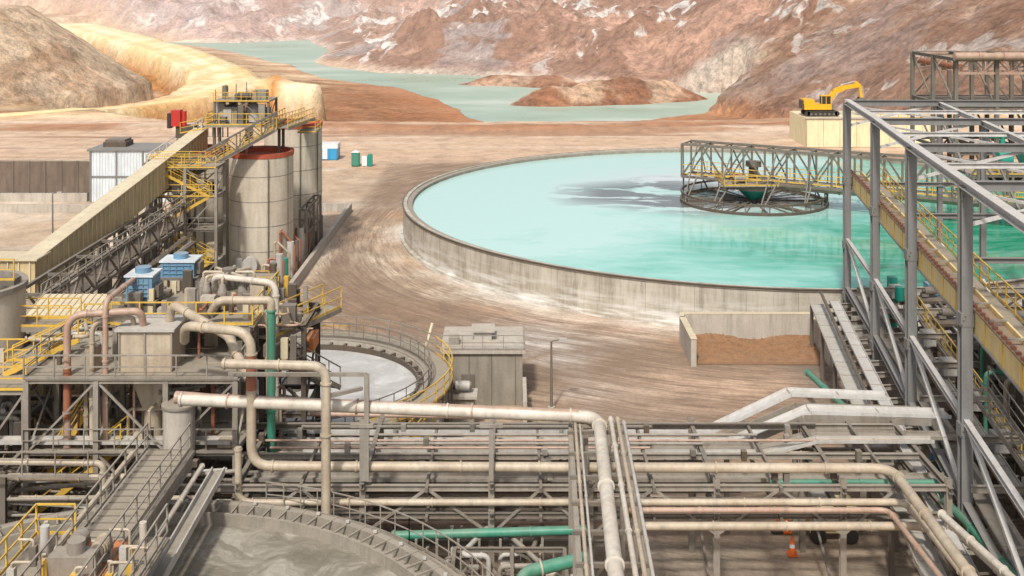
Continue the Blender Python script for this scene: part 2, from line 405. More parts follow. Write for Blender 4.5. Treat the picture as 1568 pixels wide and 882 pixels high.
hf=-20+.15*d+sst(0,60,d)*(52*(rr-.45)+27*(gul-.5)+5.0*(sm-.5))+ sst(60,300,d)*36*(fbm(X/200,Y/200,3,9)-.1)+2*sst(0,8,d)
hf=np.maximum(hf,-19.5+.04*d)
H=hn*(1-side)+hf*side
hr=.47*(X-84+8*(fbm(X/40,Y/40,4,21)-.5)-0.06*(330-Y))+10*(ridg(X/38,Y/44,5,23,.6)-.55)+2*(sm-.5)
hr=np.clip(hr,0,None)*sst(232,300,Y)
H=H+np.where(hr>0.0,np.maximum(hr-np.maximum(H,-3),0)*sst(0,3,hr),0)
def gb(cx,cy,sx,sy,h): return h*np.exp(-((X+wx*.4-cx)/sx)**2-((Y+wy*.4-cy)/sy)**2)
hb=gb(42,472,24,15,12)+gb(14,458,14,9,7)+gb(66,484,14,11,8)+gb(-8,552,20,8,6)+gb(22,545,18,12,7)
hb=hb*(1+.5*(gul-.5))
H=np.where(sd<0,-22.5+hb+1.6*(sm-.5)*(hb>1.5),H+hb*.2)
md=np.hypot(X+160+wx*.15,Y-310+wy*.15)
gl=ridg(np.arctan2(Y-310,X+160)*9+wx*.03,md/60,4,31,.6)
mh=22.5*np.clip((57-md)/(57-24),0,1)
mh=mh-1.5*(gl-.4)*sst(0,4,mh)*sst(22.4,18,mh)+.8*(sm-.5)*sst(0,4,mh)
H=np.where(mh>0,np.maximum(H,0)+mh,H)
bm=sst(214,220,Y)*(1-sst(226,232,Y))
H=H+bm*1.1*(.1+fbm(X/10,Y/5,5,41))*sst(-100,-60,X)
rough_=sst(238,262,Y)*(1-side)*sst(0,30,d)
H=H+rough_*3.4*(fbm(X/22,Y/22,6,43)-.55)*(hr<=0)*(mh<=0)*(1-sst(-30,-5,X)*.7)
H=H+.10*(fbm(X/6,Y/6,4,44)-.5)
road=line_d(X+wx*.15,Y,[(-140,236),(-111,243),(-96,262),(-86,290),(-88,343),(-104,400),(-150,506),(-242,687),(-350,900)])
rw=np.interp(Y,[240,290,340,400,700],[3,7,13,12,18])
road2=line_d(X,Y,[(-92,360),(-76,350),(-64,338)])
rm=np.maximum(1-sst(rw*.85,rw*1.1,road),1-sst(6,9,road2))*(mh<=0)
H=H*(1-rm*.9*(Y>236))
H=H+1.8*np.exp(-((road-rw*1.25)/2.2)**2)*(Y>285)*(mh<=0)
def mx(a,b,t): return a*(1-t[...,None])+b*t[...,None]
def C(*c): return np.array(c)*np.ones(X.shape+(1,))
f1=fbm(X/9,Y/9,5,51);f2=fbm(X/30,Y/12,5,52);f3=fbm(X/70,Y/5,5,53);f5=fbm((X+wx)/11,(Y+wy)/32,6,55);f6=fbm(X/16,Y/16,6,56)
col=mx(C(.49,.365,.255),C(.61,.50,.385),sst(.4,.65,f1))
col=mx(col,C(.53,.29,.16),sst(.50,.64,f2)*.65)
rc=np.hypot(X-27.3,Y-130)
col=mx(col,C(.70,.65,.58),(1-sst(40,43.5,rc))*.75*sst(.38,.6,f1))
trb=sst(43,47,rc+5*(f2-.5))*(1-sst(55,59,rc+5*(f2-.5)))*(X>-19)*(Y<215)
trb=np.maximum(trb,sst(60,64,Y+.15*X)*(1-sst(80,86,Y+.15*X))*sst(-2,6,X)*.7*(X<24))
trb=np.maximum(trb,np.exp(-((X+14-(Y-150)*.12)/7)**2)*sst(130,150,Y)*(Y<212))
col=mx(col,C(.27,.185,.125),trb*.8)
slab=(1-sst(-6,-1,X+3*(f1-.5)))*(1-sst(80,86,Y))*1.0
col=mx(col,C(.21,.17,.13),slab*.85)
col=mx(col,C(.68,.63,.57),sst(.5,.6,f1)*(np.exp(-((X-2)/5)**2-((Y-84)/9)**2))*.9)
col=mx(col,C(.68,.48,.34),np.exp(-((X-16)/8)**2-((Y-79)/3)**2)*.8)
slab2=(1-sst(-22,-19.5,X))*sst(84,86,Y)*(1-sst(118,122,Y)); col=mx(col,C(.28,.225,.17),slab2*.8)
rs=sst(19,21,X)*(1-sst(84,88,Y)); col=mx(col,C(.28,.23,.185),rs*.75)
band=sst(172,186,Y)
bc=mx(C(.60,.42,.29),C(.72,.58,.45),sst(.38,.62,f3))
bc=mx(bc,C(.38,.205,.115),sst(.50,.62,f3)*.9)
bc=mx(bc,C(.40,.19,.095),bm*sst(.38,.55,f2)*.9)
col=mx(col,bc,band)
plate=sst(230,244,Y)
pc=mx(C(.60,.39,.22),C(.74,.54,.34),sst(.38,.62,f6)); pc=mx(pc,C(.42,.215,.105),sst(.50,.60,f2)*.85)
slope_red=sst(-.5,-4,H)*sst(-110,-60,X)
pc=mx(pc,C(.42,.175,.075),slope_red*.85)
col=mx(col,pc,plate)
mc=mx(C(.68,.46,.30),C(.84,.64,.45),sst(.35,.65,gl)); mc=mx(mc,C(.52,.31,.18),sst(.48,.60,f5)*.65); col=mx(col,mc,(mh>0)*1.0)
col=mx(col,mx(C(.88,.66,.34),C(.93,.79,.52),sst(.4,.6,fbm(X/5,Y/40,4,77))),rm*(Y>236))
for o_ in (.35,.62): col=mx(col,C(.62,.37,.14),np.exp(-((road-rw*o_)/1.0)**2)*.6*rm*(Y>260))
edge=np.exp(-((road-rw*1.2)/3.0)**2)*(Y>270)*(mh<=0); col=mx(col,C(.58,.25,.07),edge*.95)
fc=mx(C(.78,.55,.42),C(.60,.36,.26),sst(.40,.60,rr))
fc=mx(fc,C(.38,.21,.14),sst(.56,.70,gul)*.7)
fc=mx(fc,C(.86,.73,.60),(1-sst(2,9,d))*.8)
lb=sst(-130,-330,X)
fc=mx(fc,mx(C(.50,.44,.47),C(.74,.57,.52),sst(.4,.6,f6)),lb*.6)
bench=np.exp(-((H-30-.05*X)/1.2)**2)*(X>0); fc=mx(fc,C(.34,.30,.30),bench*.8)
hc=mx(C(.62,.40,.28),C(.45,.255,.17),sst(.42,.56,f6)); hc=mx(hc,C(.76,.60,.48),sst(.56,.64,f5)*.7); hc=mx(hc,C(.34,.185,.115),sst(.56,.68,gul)*.55)
col=mx(col,hc,sst(1,4,hr)*(1-side)); col=mx(col,fc,side)
col=mx(col,mx(C(.42,.195,.105),C(.72,.48,.32),sst(.45,.55,f6)),((sd<0)&(hb>1))*1.0)
trk=(1-sst(60,75,rc))*sst(40.5,43,rc)
trk=np.maximum(trk,sst(56,60,Y)*(1-sst(88,92,Y))*sst(-2,3,X)*.8)
trk=np.clip(np.maximum(trk,.45),0,1)*(1-slab)*(X>-20)
trk=np.where(Y>178,.3,trk)*(Y<225)*(X<60)
far=np.clip(side+sst(1,5,hr)+.6*(mh>0)+.7*rough_+((sd<0)&(hb>1)),0,1)*(1-rm*.85)
rock=np.clip(side*(.35+.65*sst(2,20,d))*(1-lb*.4)+.5*sst(1,5,hr)*(1-side),0,1)
me=bpy.data.meshes.new('terrain');ny,nx=X.shape
co=np.stack([X,Y,H],-1).reshape(-1,3)
idx=np.arange(ny*nx).reshape(ny,nx)
fa=np.stack([idx[:-1,:-1],idx[:-1,1:],idx[1:,1:],idx[1:,:-1]],-1).reshape(-1,4)
me.vertices.add(len(co));me.vertices.foreach_set('co',co.ravel())
me.loops.add(fa.size);me.loops.foreach_set('vertex_index',fa.ravel())
me.polygons.add(len(fa));me.polygons.foreach_set('loop_start',np.arange(0,fa.size,4));me.polygons.foreach_set('loop_total',np.full(len(fa),4))
me.polygons.foreach_set('use_smooth',np.ones(len(fa),bool))
me.update();me.validate()
ca=me.color_attributes.new('Col','FLOAT_COLOR','POINT')
ca.data.foreach_set('color',np.concatenate([np.clip(col,0,1).reshape(-1,3),np.ones((len(co),1))],1).ravel())
for nm,arr in(('trk',trk),('far',far),('rock',rock)):
    a=me.attributes.new(nm,'FLOAT','POINT');a.data.foreach_set('value',arr.astype(float).ravel())
me.materials.append(MATS['terrain'])
ob=bpy.data.objects.new('ground_terrain',me);scene.collection.objects.link(ob)
b=B();b.add([(-700,385,-20),(400,385,-20),(400,1300,-20),(-700,1300,-20)],[(0,1,2,3)],'lake_water');b.done('lake')
b=B();b.rail([(-190,300,22.3),(-150,288,22.3),(-138,296,22.2)],'yellow',1.4,3,.25);b.done('mound_guard_rail')

# ------------------------------------------------------------------ large thickener
TC=(27.3,130)
b=B()
b.lathe(TC,[(40.1,-.1),(40.1,.3),(39.75,.35),(39.7,3.42),(39.82,3.44),(39.82,3.62),(39.3,3.62),(39.3,2.6)],'tank_concrete',200)
b.lathe(TC,[(39.84,3.48),(39.87,3.6),(39.86,3.64),(39.7,3.645)],'steel_dark',200)
b.lathe(TC,[(39.29,3.5),(38.7,3.45),(38.65,2.6)],'concrete_dark',200)
for i in range(60):
    a=2*math.pi*i/60; r=39.72
    p=V((TC[0]+r*math.cos(a),TC[1]+r*math.sin(a),.4)); b.beam(p,p+V((0,0,3.0)),.03,.03,'concrete_dark')
b.disc((TC[0],TC[1],3.1),39.2,'thickener_water',160)
b.done('large_thickener_tank')
b=B(); c=V((28,130,0)); dr=V((30,-17,0)).normalized(); sd_=V((-dr.y,dr.x,0))
R=8.3
for rr_,z,t in((R,3.2,.28),(R-.5,3.05,.2),(R,4.2,.15)):
    for i in range(40):
        a0=2*math.pi*i/40;a1=2*math.pi*(i+1)/40
        b.beam(c+V((rr_*math.cos(a0),rr_*math.sin(a0),z)),c+V((rr_*math.cos(a1),rr_*math.sin(a1),z)),t,t*1.5,'steel_dark')
for i in range(20):
    a0=2*math.pi*i/20; o=V((R*math.cos(a0),R*math.sin(a0),0))
    b.beam(c+o+V((0,0,3.1)),c+o+V((0,0,4.3)),.12,.12,'steel_mid')
    b.beam(c+o+V((0,0,3.2)),c+V((2.2*math.cos(a0),2.2*math.sin(a0),3.3)),.12,.12,'steel_mid')
for e in(-1.6,1.6):
    p=c-dr*8.2+sd_*e; q=c+dr*42+sd_*e
    b.truss(p+V((0,0,5.6)),q+V((0,0,5.6)),3.8,20,'steel_mid',.28)
    b.rail([p+V((0,0,5.9)),q+V((0,0,5.9))],'yellow',1.1,2,.08)
for i in range(21):
    p=c-dr*8.2+(dr*50.2)*i/20
    b.beam(p-sd_*1.6+V((0,0,5.6)),p+sd_*1.6+V((0,0,5.6)),.15,.2,'steel_mid')
    b.beam(p-sd_*1.6+V((0,0,9.4)),p+sd_*1.6+V((0,0,9.4)),.15,.15,'steel_mid')
    if i%2==0: b.beam(p-sd_*1.6+V((0,0,9.4)),p+dr*2.5+sd_*1.6+V((0,0,9.4)),.1,.1,'steel_mid')
b.beam(c-dr*7+V((0,0,5.75)),c+dr*42+V((0,0,5.75)),1.6,.08,'grating')
b.pipe([c+dr*2+sd_*.9+V((0,0,5.0)),c+dr*42+sd_*.9+V((0,0,5.0))],.35,'pipe_beige')
for i in range(10):
    a0=2*math.pi*i/10+.2;o=V((R*math.cos(a0),R*math.sin(a0),0))
    e=1.6 if o.dot(sd_)>0 else -1.6; along=max(-8,min(9,o.dot(dr)))
    b.beam(c+o+V((0,0,3.4)),c+dr*along+sd_*e+V((0,0,5.7)),.14,.14,'steel_mid')
    b.beam(c+o+V((0,0,4.2)),c+dr*along+sd_*e+V((0,0,9.3)),.12,.12,'steel_mid')
b.cyl(c+V((0,0,3)),c+V((0,0,7.6)),.55,'steel_dark',16)
b.cyl(c+V((0,0,4.6)),c+V((0,0,3.4)),1.9,'green_paint',20,.6)
b.cyl(c+V((0,0,4.6)),c+V((0,0,5.0)),2.0,'steel',20)
b.cyl(c+V((0,0,7.2)),c+V((0,0,7.8)),.9,'steel_mid',18)
b.box(c.x-4,c.x+2.2,c.y-3.2,c.y+3,5.35,5.5,'grating')
b.rail([(c.x-4,c.y+3,5.5),(c.x-4,c.y-3.2,5.5),(c.x+2.2,c.y-3.2,5.5)],'yellow',1.1,1.2,.09)
b.motor((c.x-2.5,c.y-1.8,6.1),(1,0,0),.35,1.1,'steel'); b.motor((c.x-2.5,c.y-.3,6.1),(1,0,0),.35,1.1,'pipe_rust')
for i in range(6):
    a0=i*math.pi/3;b.beam(c+V((0,0,3.3)),c+V((8*math.cos(a0),8*math.sin(a0),3.2)),.2,.2,'steel_dark')
b.done('thickener_rake_bridge')

# ------------------------------------------------------------------ small thickener
b=B();T2=(-13.3,68.5)
b.lathe(T2,[(9.0,0),(9.0,3.6),(8.4,3.6),(8.2,3.9),(7.9,3.9),(7.9,3.0)],'concrete',96)
b.disc((T2[0],T2[1],3.4),7.95,'slurry_grey',96)
b.lathe(T2,[(7.6,3.42),(7.6,3.75),(7.5,3.75),(7.5,3.42)],'steel_dark',96)
b.lathe(T2,[(8.3,3.98),(9.6,3.98),(9.6,3.85),(8.3,3.85)],'grating',72)
N=48
for i in range(N):
    a0=2*math.pi*i/N;a1=2*math.pi*(i+1)/N
    q=lambda r,a,z:V((T2[0]+r*math.cos(a),T2[1]+r*math.sin(a),z))
    b.beam(q(7.5,a0,3.7),q(9.7,a0,3.8),.16,.22,'steel_dark'); b.beam(q(9.6,a0,0 if i%4==0 else 3),q(9.6,a0,4),.15,.15,'steel_mid')
    rm_='yellow' if 40<=i or i<4 else 'steel'
    b.rail([q(9.65,a0,4),q(9.65,a1,4)],rm_,1.1,1.3,.06)
    b.rail([q(8.35,a0,4),q(8.35,a1,4)],'steel_mid',1.0,1.3,.05)
    b.beam(q(8.1,a0,3.95),q(8.1,a1,3.95),.3,.08,'steel')
b.walkway((-22.9,68.5,5),(-13.3,68.5,5),1.4); b.cyl((-13.3,68.5,3.2),(-13.3,68.5,6.2),.5,'steel_mid')
b.stairs((-4.2,64,.3),(-6,60.2,3.9),1.0)
b.stairs((-7.5,58.6,1.2),(-4.5,60.4,4.2),1.0)
b.done('small_thickener_tank')

# ------------------------------------------------------------------ near thickener
b=B();T3=(-13.5,34.7);R3=13.3;Z3=6.0
b.lathe(T3,[(R3,0),(R3,Z3),(R3-.3,Z3),(R3-.35,Z3-.4),(R3-.85,Z3-.4),(R3-.9,Z3-.05),(R3-1.05,Z3-.05),(R3-1.1,Z3-.8)],'concrete_dark',160)
b.disc((T3[0],T3[1],Z3-.5),R3-1.05,'slurry_dark',140)
N=110
for i in range(N):
    a0=2*math.pi*i/N;a1=2*math.pi*(i+1)/N
    q=lambda r,a,z:V((T3[0]+r*math.cos(a),T3[1]+r*math.sin(a),z))
    b.beam(q(R3-1.0,a0,Z3-.02),q(R3+.05,a0,Z3-.02),.07,.08,'concrete_dark')
    b.beam(q(R3+.08,a0,Z3-.1),q(R3+.08,a1,Z3-.1),.12,.16,'steel_mid')
    if 0<i<24: b.rail([q(R3+.95,a0,Z3-.6),q(R3+.95,a1,Z3-.6)],'steel',1.1,1.0,.045)
    if i%2==0: b.box(q(R3-.2,a0,0).x-.07,q(R3-.2,a0,0).x+.07,q(R3-.2,a0,0).y-.07,q(R3-.2,a0,0).y+.07,Z3+.06,Z3+.14,'steel_light')
for i in range(0,24):
    a0=2*math.pi*i/N;a1=2*math.pi*(i+1)/N
    b.add([q(R3+.12,a0,Z3-.63),q(R3+.95,a0,Z3-.63),q(R3+.95,a1,Z3-.63),q(R3+.12,a1,Z3-.63)],[(0,1,2,3)],'grating')
b.done('near_thickener_tank')
b=B(off=(1.3,-2.7,1.4))
for x in(-16.8,-14.9): b.ibeam((x,50.4,6.6),(x,34,6.6),.22,.55,'steel')
b.beam((-15.85,50.4,6.9),(-15.85,34,6.9),1.7,.05,'grating')
for i in range(30): b.beam((-16.7,50.3-i*.54,6.94),(-15,50.3-i*.54,6.94),.04,.03,'steel_mid')
b.rail([(-16.75,50.2,7),(-16.75,34,7)],'steel',1.1,1.3,.06); b.rail([(-14.95,50.2,7),(-14.95,34,7)],'steel',1.1,1.3,.06)
for i in range(9): b.beam((-16.8,50-i*1.9,6.2),(-14.9,50-i*1.9,6.2),.12,.2,'steel_mid')
b.beam((-13.9,50.8,5.75),(-13.9,34,5.3),.5,.08,'steel')
for e in(-.26,.26): b.beam((-13.9+e,50.8,5.85),(-13.9+e,34,5.4),.06,.3,'steel_light')
b.pipe([(-17.3,50,6.9),(-17.3,42,6.9),(-17.3,42,4)],.12,'pipe_beige'); b.pipe([(-14.5,50.5,6.2),(-14.5,34,6.1)],.1,'pipe_pale')
b.motor((-16.2,41.6,7.6),(0,-1,0),.26,.7,'steel'); b.motor((-15.2,41.0,7.7),(0,-1,0),.26,.7,'pipe_beige')
b.box(-16.9,-14.8,38.9,42.3,6.97,7.05,'rust_orange'); b.box(-16.6,-15.1,39.6,40.4,7.05,7.8,'steel'); b.cyl((-15.8,40,7.1),(-15.8,40,8.2),.3,'steel')
b.cyl((-17.6,41.8,6.7),(-17.6,41.8,7.8),.16,'steel_light'); b.cyl((-14.4,42.5,6.7),(-14.4,42.5,7.6),.13,'pipe_pale')
b.box(-18.5,-13.6,37.4,43,6.7,6.82,'grating')
b.rail([(-13.7,43,6.9),(-13.7,37,6.9)],'steel',1.1,1.2,.06); b.rail([(-18.4,37,6.9),(-18.4,43,6.9),(-17,43,6.9)],'yellow',1.1,1.2,.06)
b.box(-19.6,-18.9,39.6,40.4,6.3,7.2,'white'); b.box(-19.7,-18.8,39.5,40.5,7.2,7.28,'steel_light')
for i in range(12):
    x=random.uniform(-18,-14);y=random.uniform(39,43);b.box(x-.12,x+.12,y-.12,y+.12,6.83,7.1+random.random()*.7,random.choice(['steel','steel_light','yellow','steel_mid']))
    b.pipe([(x,y,6.9),(x,y,7.7),(x+random.uniform(-1,1),y,7.7)],.05,'pipe_beige',n=8,fl=0)
b.done('near_thickener_bridge')

# ------------------------------------------------------------------ silos
def silo(name,x,y,r,h):
    b=B()
    b.lathe((x,y),[(r,0),(r,h),(r-.22,h),(r-.22,h-1.0)],'silo_conc',56)
    b.disc((x,y,h-.4),r-.2,'silo_red',48)
    b.lathe((x,y),[(r-.225,h-.02),(r-.23,h-.6)],'silo_red',56)
    b.lathe((x,y),[(r+.05,h-.35),(r+.09,h+.08),(r-.3,h+.08)],'silo_red',56)
    for z in (h*.22,h*.42,h*.62,h*.82): b.lathe((x,y),[(r+.01,z),(r+.02,z+.04),(r+.01,z+.08)],'concrete_dark',56)
    for a in(-1.15,-.45):
        px,py=x+(r+.12)*math.cos(a),y+(r+.12)*math.sin(a)
        b.pipe([(px,py,.2),(px,py,h-.4)],.06,'steel_mid',n=6,fl=2)
    b.box(x+1.1,x+2.0,y-r-.3,y-r+.6,.4,1.6,'steel_mid')
    return b.done(name)
silo('silo',-24.6,110,3.1,11.9); silo('silo.001',-24.2,124,3.15,13.0); silo('silo.002',-31.2,112,2.9,11.8)
b=B(off=(-1.2,3.2,.1))
b.box(-28.4,-21.6,104.5,110,14.4,14.6,'grating')
b.tower([-28.2,-25,-21.8],[107.5,109.5],[14.4],'steel_mid',.25,0,z0=11)
b.tower([-27.6,-25,-22.4],[105.4,109],[16.8],'steel_mid',.2,.6,z0=14.6)
b.rail([(-21.7,109.8,14.6),(-21.7,104.6,14.6),(-28.3,104.6,14.6),(-28.3,109.8,14.6)],'yellow',1.1,1.3,.07)
b.rail([(-22.3,105.2,16.8),(-27.7,105.2,16.8)],'yellow',.9,1.3,.06)
b.box(-27.7,-22.3,105.3,109.2,16.75,16.9,'grating')
b.box(-27.2,-25.6,106,108,14.6,16.2,'steel'); b.cyl((-24.2,107,14.7),(-24.2,107,16.0),.8,'steel_light',18); b.cyl((-24.2,107,16.0),(-24.2,107,16.5),.8,'steel_light',18,.3)
b.motor((-25.5,106,17.3),(1,0,0),.35,1.2,'steel_dark'); b.box(-24,-22.8,106,107.4,16.9,17.8,'steel'); b.cyl((-27,107,16.9),(-27,107,18.2),.3,'steel_mid')
for i in range(18):
    x=-27.8+random.random()*5.6;y=105+random.random()*4;h=.5+random.random()*1.6;w=.12+random.random()*.35
    b.box(x-w,x+w,y-w,y+w,14.6,14.6+h,random.choice(['steel','steel_mid','steel_dark','pipe_beige','steel_light']))
for i in range(6):
    x=-27.5+i*1.0; b.beam((x,105.3,16.8),(x,105.3,17.6+random.random()*1.2),.07,.07,'steel_mid')
b.done('silo_head_house')
b=B()
b.truss((-32.4,102.9,9.0),(-22.6,106.4,14.4),1.6,9,'steel_mid',.16); b.truss((-32.4,104.3,9.0),(-22.6,107.8,14.4),1.6,9,'steel_mid',.16)
b.walkway((-32.4,103.6,9.1),(-22.6,107.1,14.5),1.3)
b.walkway((-33,103.2,11.6),(-28.4,103.2,11.6),1.6); b.walkway((-22.2,108,14.4),(-22.2,123,13.6),1.2)
b.box(-22.6,-20.6,118,121,12.6,12.75,'grating'); b.rail([(-20.7,121,12.7),(-20.7,118,12.7),(-22.5,118,12.7)],'yellow',1.1,1.3,.06)
b.done('silo_access_walkway')
b=B()
b.tower([-33,-29.6,-26.8],[101.5,104.5],[3,6,9,11.6],'steel',.26,.6)
for i,(z0,z1) in enumerate(((0,3),(3,6),(6,9),(9,11.6))):
    a,c_=(-32.6,-27.4) if i%2==0 else (-27.4,-32.6)
    b.stairs((a,101.9,z0),(c_,101.9,z1),.9)
    b.box(-29,-26.8,102.6,104.5,z1-.05,z1+.02,'grating')
    b.rail([(-33,101.4,z1),(-26.8,101.4,z1)],'yellow' if i!=1 else 'steel',1.1,1.4,.06)
for i in range(14):
    x=-32.5+random.random()*5.4;z=random.choice([0,3,6,9]);b.box(x-.35,x+.35,103,104,z,z+.6+random.random(),random.choice(['steel_light','steel_mid','pipe_beige','cream_pale']))
b.done('stair_tower')
b=B()
b.tower([-28,-24,-20.8],[96,99.5],[2.6],'steel_mid',.2,.6)
b.rail([(-28,95.9,2.6),(-20.8,95.9,2.6)],'yellow',1.1,1.4,.07); b.box(-28,-20.8,96,99.5,2.5,2.6,'grating')
for i in range(10): 
    y=100+i*2.6; b.cyl((-21.3,y,.1),(-21.3,y,1.2+random.random()*2.6),.35,random.choice(['steel_mid','steel_light','green_paint','steel_dark']))
    b.pipe([(-22.3,y,.2),(-22.3,y,3+random.random()*2),(-20.9,y,3),(-20.9,y,.3)],.11,random.choice(['steel','pipe_rust','pipe_beige']))
b.tower([-21.4,-20.7],[113,117,121],[3,5.5],'steel_mid',.2,.8)
b.box(-26.2,-25.6,106.3,106.8,.2,2.2,'steel_light'); b.cyl((-24.8,106.5,1.7),(-24.8,105.7,1.7),.75,'steel_light',16); b.box(-22.6,-21.8,105.4,106,.1,2.1,'blue_bright')
for i in range(9): b.box(-27+i*.8,-26.6+i*.8,101,101.6,.1,.8+random.random()*1.2,random.choice(['steel_mid','blue','white','yellow']))
b.done('silo_pump_skid')
b=B(); b.box(-20.4,-20.0,101.5,140,0,1.0,'concrete'); b.box(-26,-20.41,139.6,140,0,1.01,'concrete'); b.done('retaining_wall')

# conveyor galleries
b=B()
p,q,d,L,s_,u=b.frame((-33.2,78,8.0),(-31.3,113,12.4))
b.obox((p+q)/2,d*L/2,s_*.55,u*1.35,'cream')
n=int(L/.8)
for i in range(n+1):
    c=p+d*L*i/n; b.obox(c+s_*.57,d*.05,s_*.05,u*1.34,'cream_pale')
b.obox((p+q)/2+u*1.38,d*L/2,s_*.7,u*.05,'cream_pale')
b.box(-42,-32.6,76.6,78.6,6.8,9.3,'cream'); b.box(-42,-32.4,76.4,78.8,9.3,9.42,'cream_pale')
for i in range(13): b.box(-42+i*.75,-41.9+i*.75,76.52,76.6,6.8,9.25,'cream_pale')
for y in (84,92,100,107):
    z=8.0+(y-78)/35*4.4-1.4
    b.tower([-33.9,-32.2],[y,y+1.2],[z/2,z],'steel_mid',.25,.8)
b.done('conveyor_gallery')
b=B()
for x in(-31.6,-29.6): b.truss((x,70,6.6),(x,101,6.6),1.9,13,'steel_mid',.22)
b.beam((-30.6,70,6.8),(-30.6,101,6.8),1.7,.1,'steel_dark'); b.rail([(-29.4,70,8.4),(-29.4,101,8.4)],'steel',1.0,1.5,.06)
for y in range(71,101,5): 
    b.tower([-31.6,-29.6],[y,y+1.5],[3.3,6.6],'steel_mid',.25,.9); b.beam((-31.6,y,8.5),(-29.6,y,8.5),.15,.2,'steel_mid')
b.pipe([(-29.2,70,5.4),(-29.2,100,5.6)],.2,'pipe_beige'); b.pipe([(-28.7,70,5.1),(-28.7,100,5.2)],.14,'steel_light')
b.truss((-28.2,72,4.2),(-27.4,97,4.4),1.5,10,'steel_dark',.18)
b.done('conveyor_truss')
b=B()
b.beam((-38,117,9.3),(-31.2,113.5,13.6),1.0,.7,'steel_mid'); b.truss((-38,116.4,9.6),(-31.2,112.9,13.9),.9,8,'steel_light',.12)
b.box(-33.8,-32.0,112.6,114.4,12.8,14.0,'steel_dark'); b.box(-34.2,-33.3,112.4,113.4,14.0,15.6,'red'); b.box(-34.6,-34.25,112.4,113.4,13.8,15.3,'black')
b.cyl((-33.0,112.8,14.0),(-33.0,112.8,15.5),.25,'red')
for i in range(7): b.beam((-31.4+i*.5,112,13),(-31.4+i*.5,112,14.4+random.random()*1.2),.1,.1,'steel_mid')
b.rail([(-33,111.5,13.4),(-29,111.5,14.2)],'yellow',1.1,1.2,.06)
b.done('transfer_conveyor')

# buildings left back
b=B(); b.box(-55,-43.6,146,152,0,6.6,'sheet_white'); b.box(-55.3,-43.4,145.8,152.2,6.6,6.85,'frame_grey')
for i in range(29): b.box(-55+i*.4,-54.94+i*.4,145.93,146,.1,6.5,'white')
for x in(-55,-51.6,-48.2,-44.8): b.box(x,x+.2,145.85,145.93,0,6.6,'frame_grey')
b.box(-55,-43.6,145.86,145.92,3.2,3.4,'frame_grey')
b.box(-54,-51,148,151,6.86,7.5,'steel_dark'); b.box(-53.8,-51.2,148.2,150.8,7.5,7.8,'steel_mid')
b.done('corrugated_shed')
b=B()
for i in range(14):
    x=-84+i*2.1; b.box(x,x+2.0,146.4,146.5,1.2,5.2,'fence_mesh'); b.box(x+2.0,x+2.12,146.3,146.6,0,5.3,'steel_mid')
b.box(-84,-55.4,146.38,146.42,5.2,5.32,'steel'); b.box(-84,-55.4,146.0,146.9,0,1.1,'concrete')
b.box(-84,-44,139,139.5,0,1.0,'concrete'); b.done('mesh_fence')
def lamp(name,x,y,h,z0=0):
    b=B(); b.cyl((x,y,z0),(x,y,z0+h),.11,'steel_mid',8,.06); b.beam((x,y,z0+h),(x+.7,y,z0+h+.15),.06,.06,'steel_mid'); b.box(x+.5,x+1.0,y-.15,y+.15,z0+h+.05,z0+h+.2,'steel_light')
    b.cyl((x,y,z0),(x,y,z0+.3),.25,'concrete',10); b.done(name)
lamp('street_lamp',-50,122,5.5); lamp('street_lamp.001',2.6,74,4.6)
b=B(); b.box(-32.8,-28.2,181,184,.1,2.5,'blue_bright'); b.box(-32.85,-28.15,180.95,184.05,1.9,2.6,'white')
for i in range(5): b.box(-32.8+i*1.1,-32.72+i*1.1,180.9,181,.1,1.9,'blue')
b.box(-30.6,-29.8,180.88,180.96,.2,1.9,'white'); b.done('site_container')
b=B(); b.box(-25,-23.8,174.4,175.6,.1,2.2,'green_paint'); b.add([(-25.05,174.3,2.2),(-23.75,174.3,2.2),(-23.75,175.7,2.2),(-25.05,175.7,2.2),(-24.4,175,2.55)],[(0,1,4),(1,2,4),(2,3,4),(3,0,4)],'white')
b.box(-24.85,-23.95,174.34,174.4,.2,2.0,'pipe_green'); b.box(-23.4,-22.6,174.6,175.4,.1,1.6,'white'); b.box(-22.5,-21.8,174.5,175.3,.1,1.9,'green_paint'); b.done('portable_toilet')
b=B(); b.box(-4.6,.7,75,80,0,3.5,'concrete_dark'); b.box(-4.8,.9,74.8,80.2,3.5,3.7,'concrete')
b.box(.7,.95,70.5,75,0,1.9,'concrete'); b.box(-4.6,-4.3,70,75,0,2.4,'concrete')
b.box(-2.6,-1.4,77,78.4,3.7,4.3,'steel_light'); b.box(-2.8,-1.2,76.8,78.6,4.3,4.4,'concrete'); b.box(-4.3,-3.6,76,76.8,3.7,4.2,'steel')
b.box(-3.4,-2.5,74.9,75,.1,2.1,'steel_mid')
for x in(-4.4,-2.9,-1.4,.2): b.box(x,x+.06,74.96,75,0,3.5,'steel_mid')
b.rail([(-4.7,74.9,3.7),(.8,74.9,3.7),(.8,80,3.7)],'steel',1.0,1.4,.05)
b.box(-4.2,-2.2,70.6,72.2,2.0,2.15,'concrete'); b.box(-4,-2.4,70.8,72,0,2,'concrete_dark'); b.motor((-3.6,71.4,2.6),(1,0,0),.3,.9,'steel_light')
b.cyl((-5.9,75,3.4),(-5.4,76,5.2),.1,'cream_pale'); b.done('pump_house')

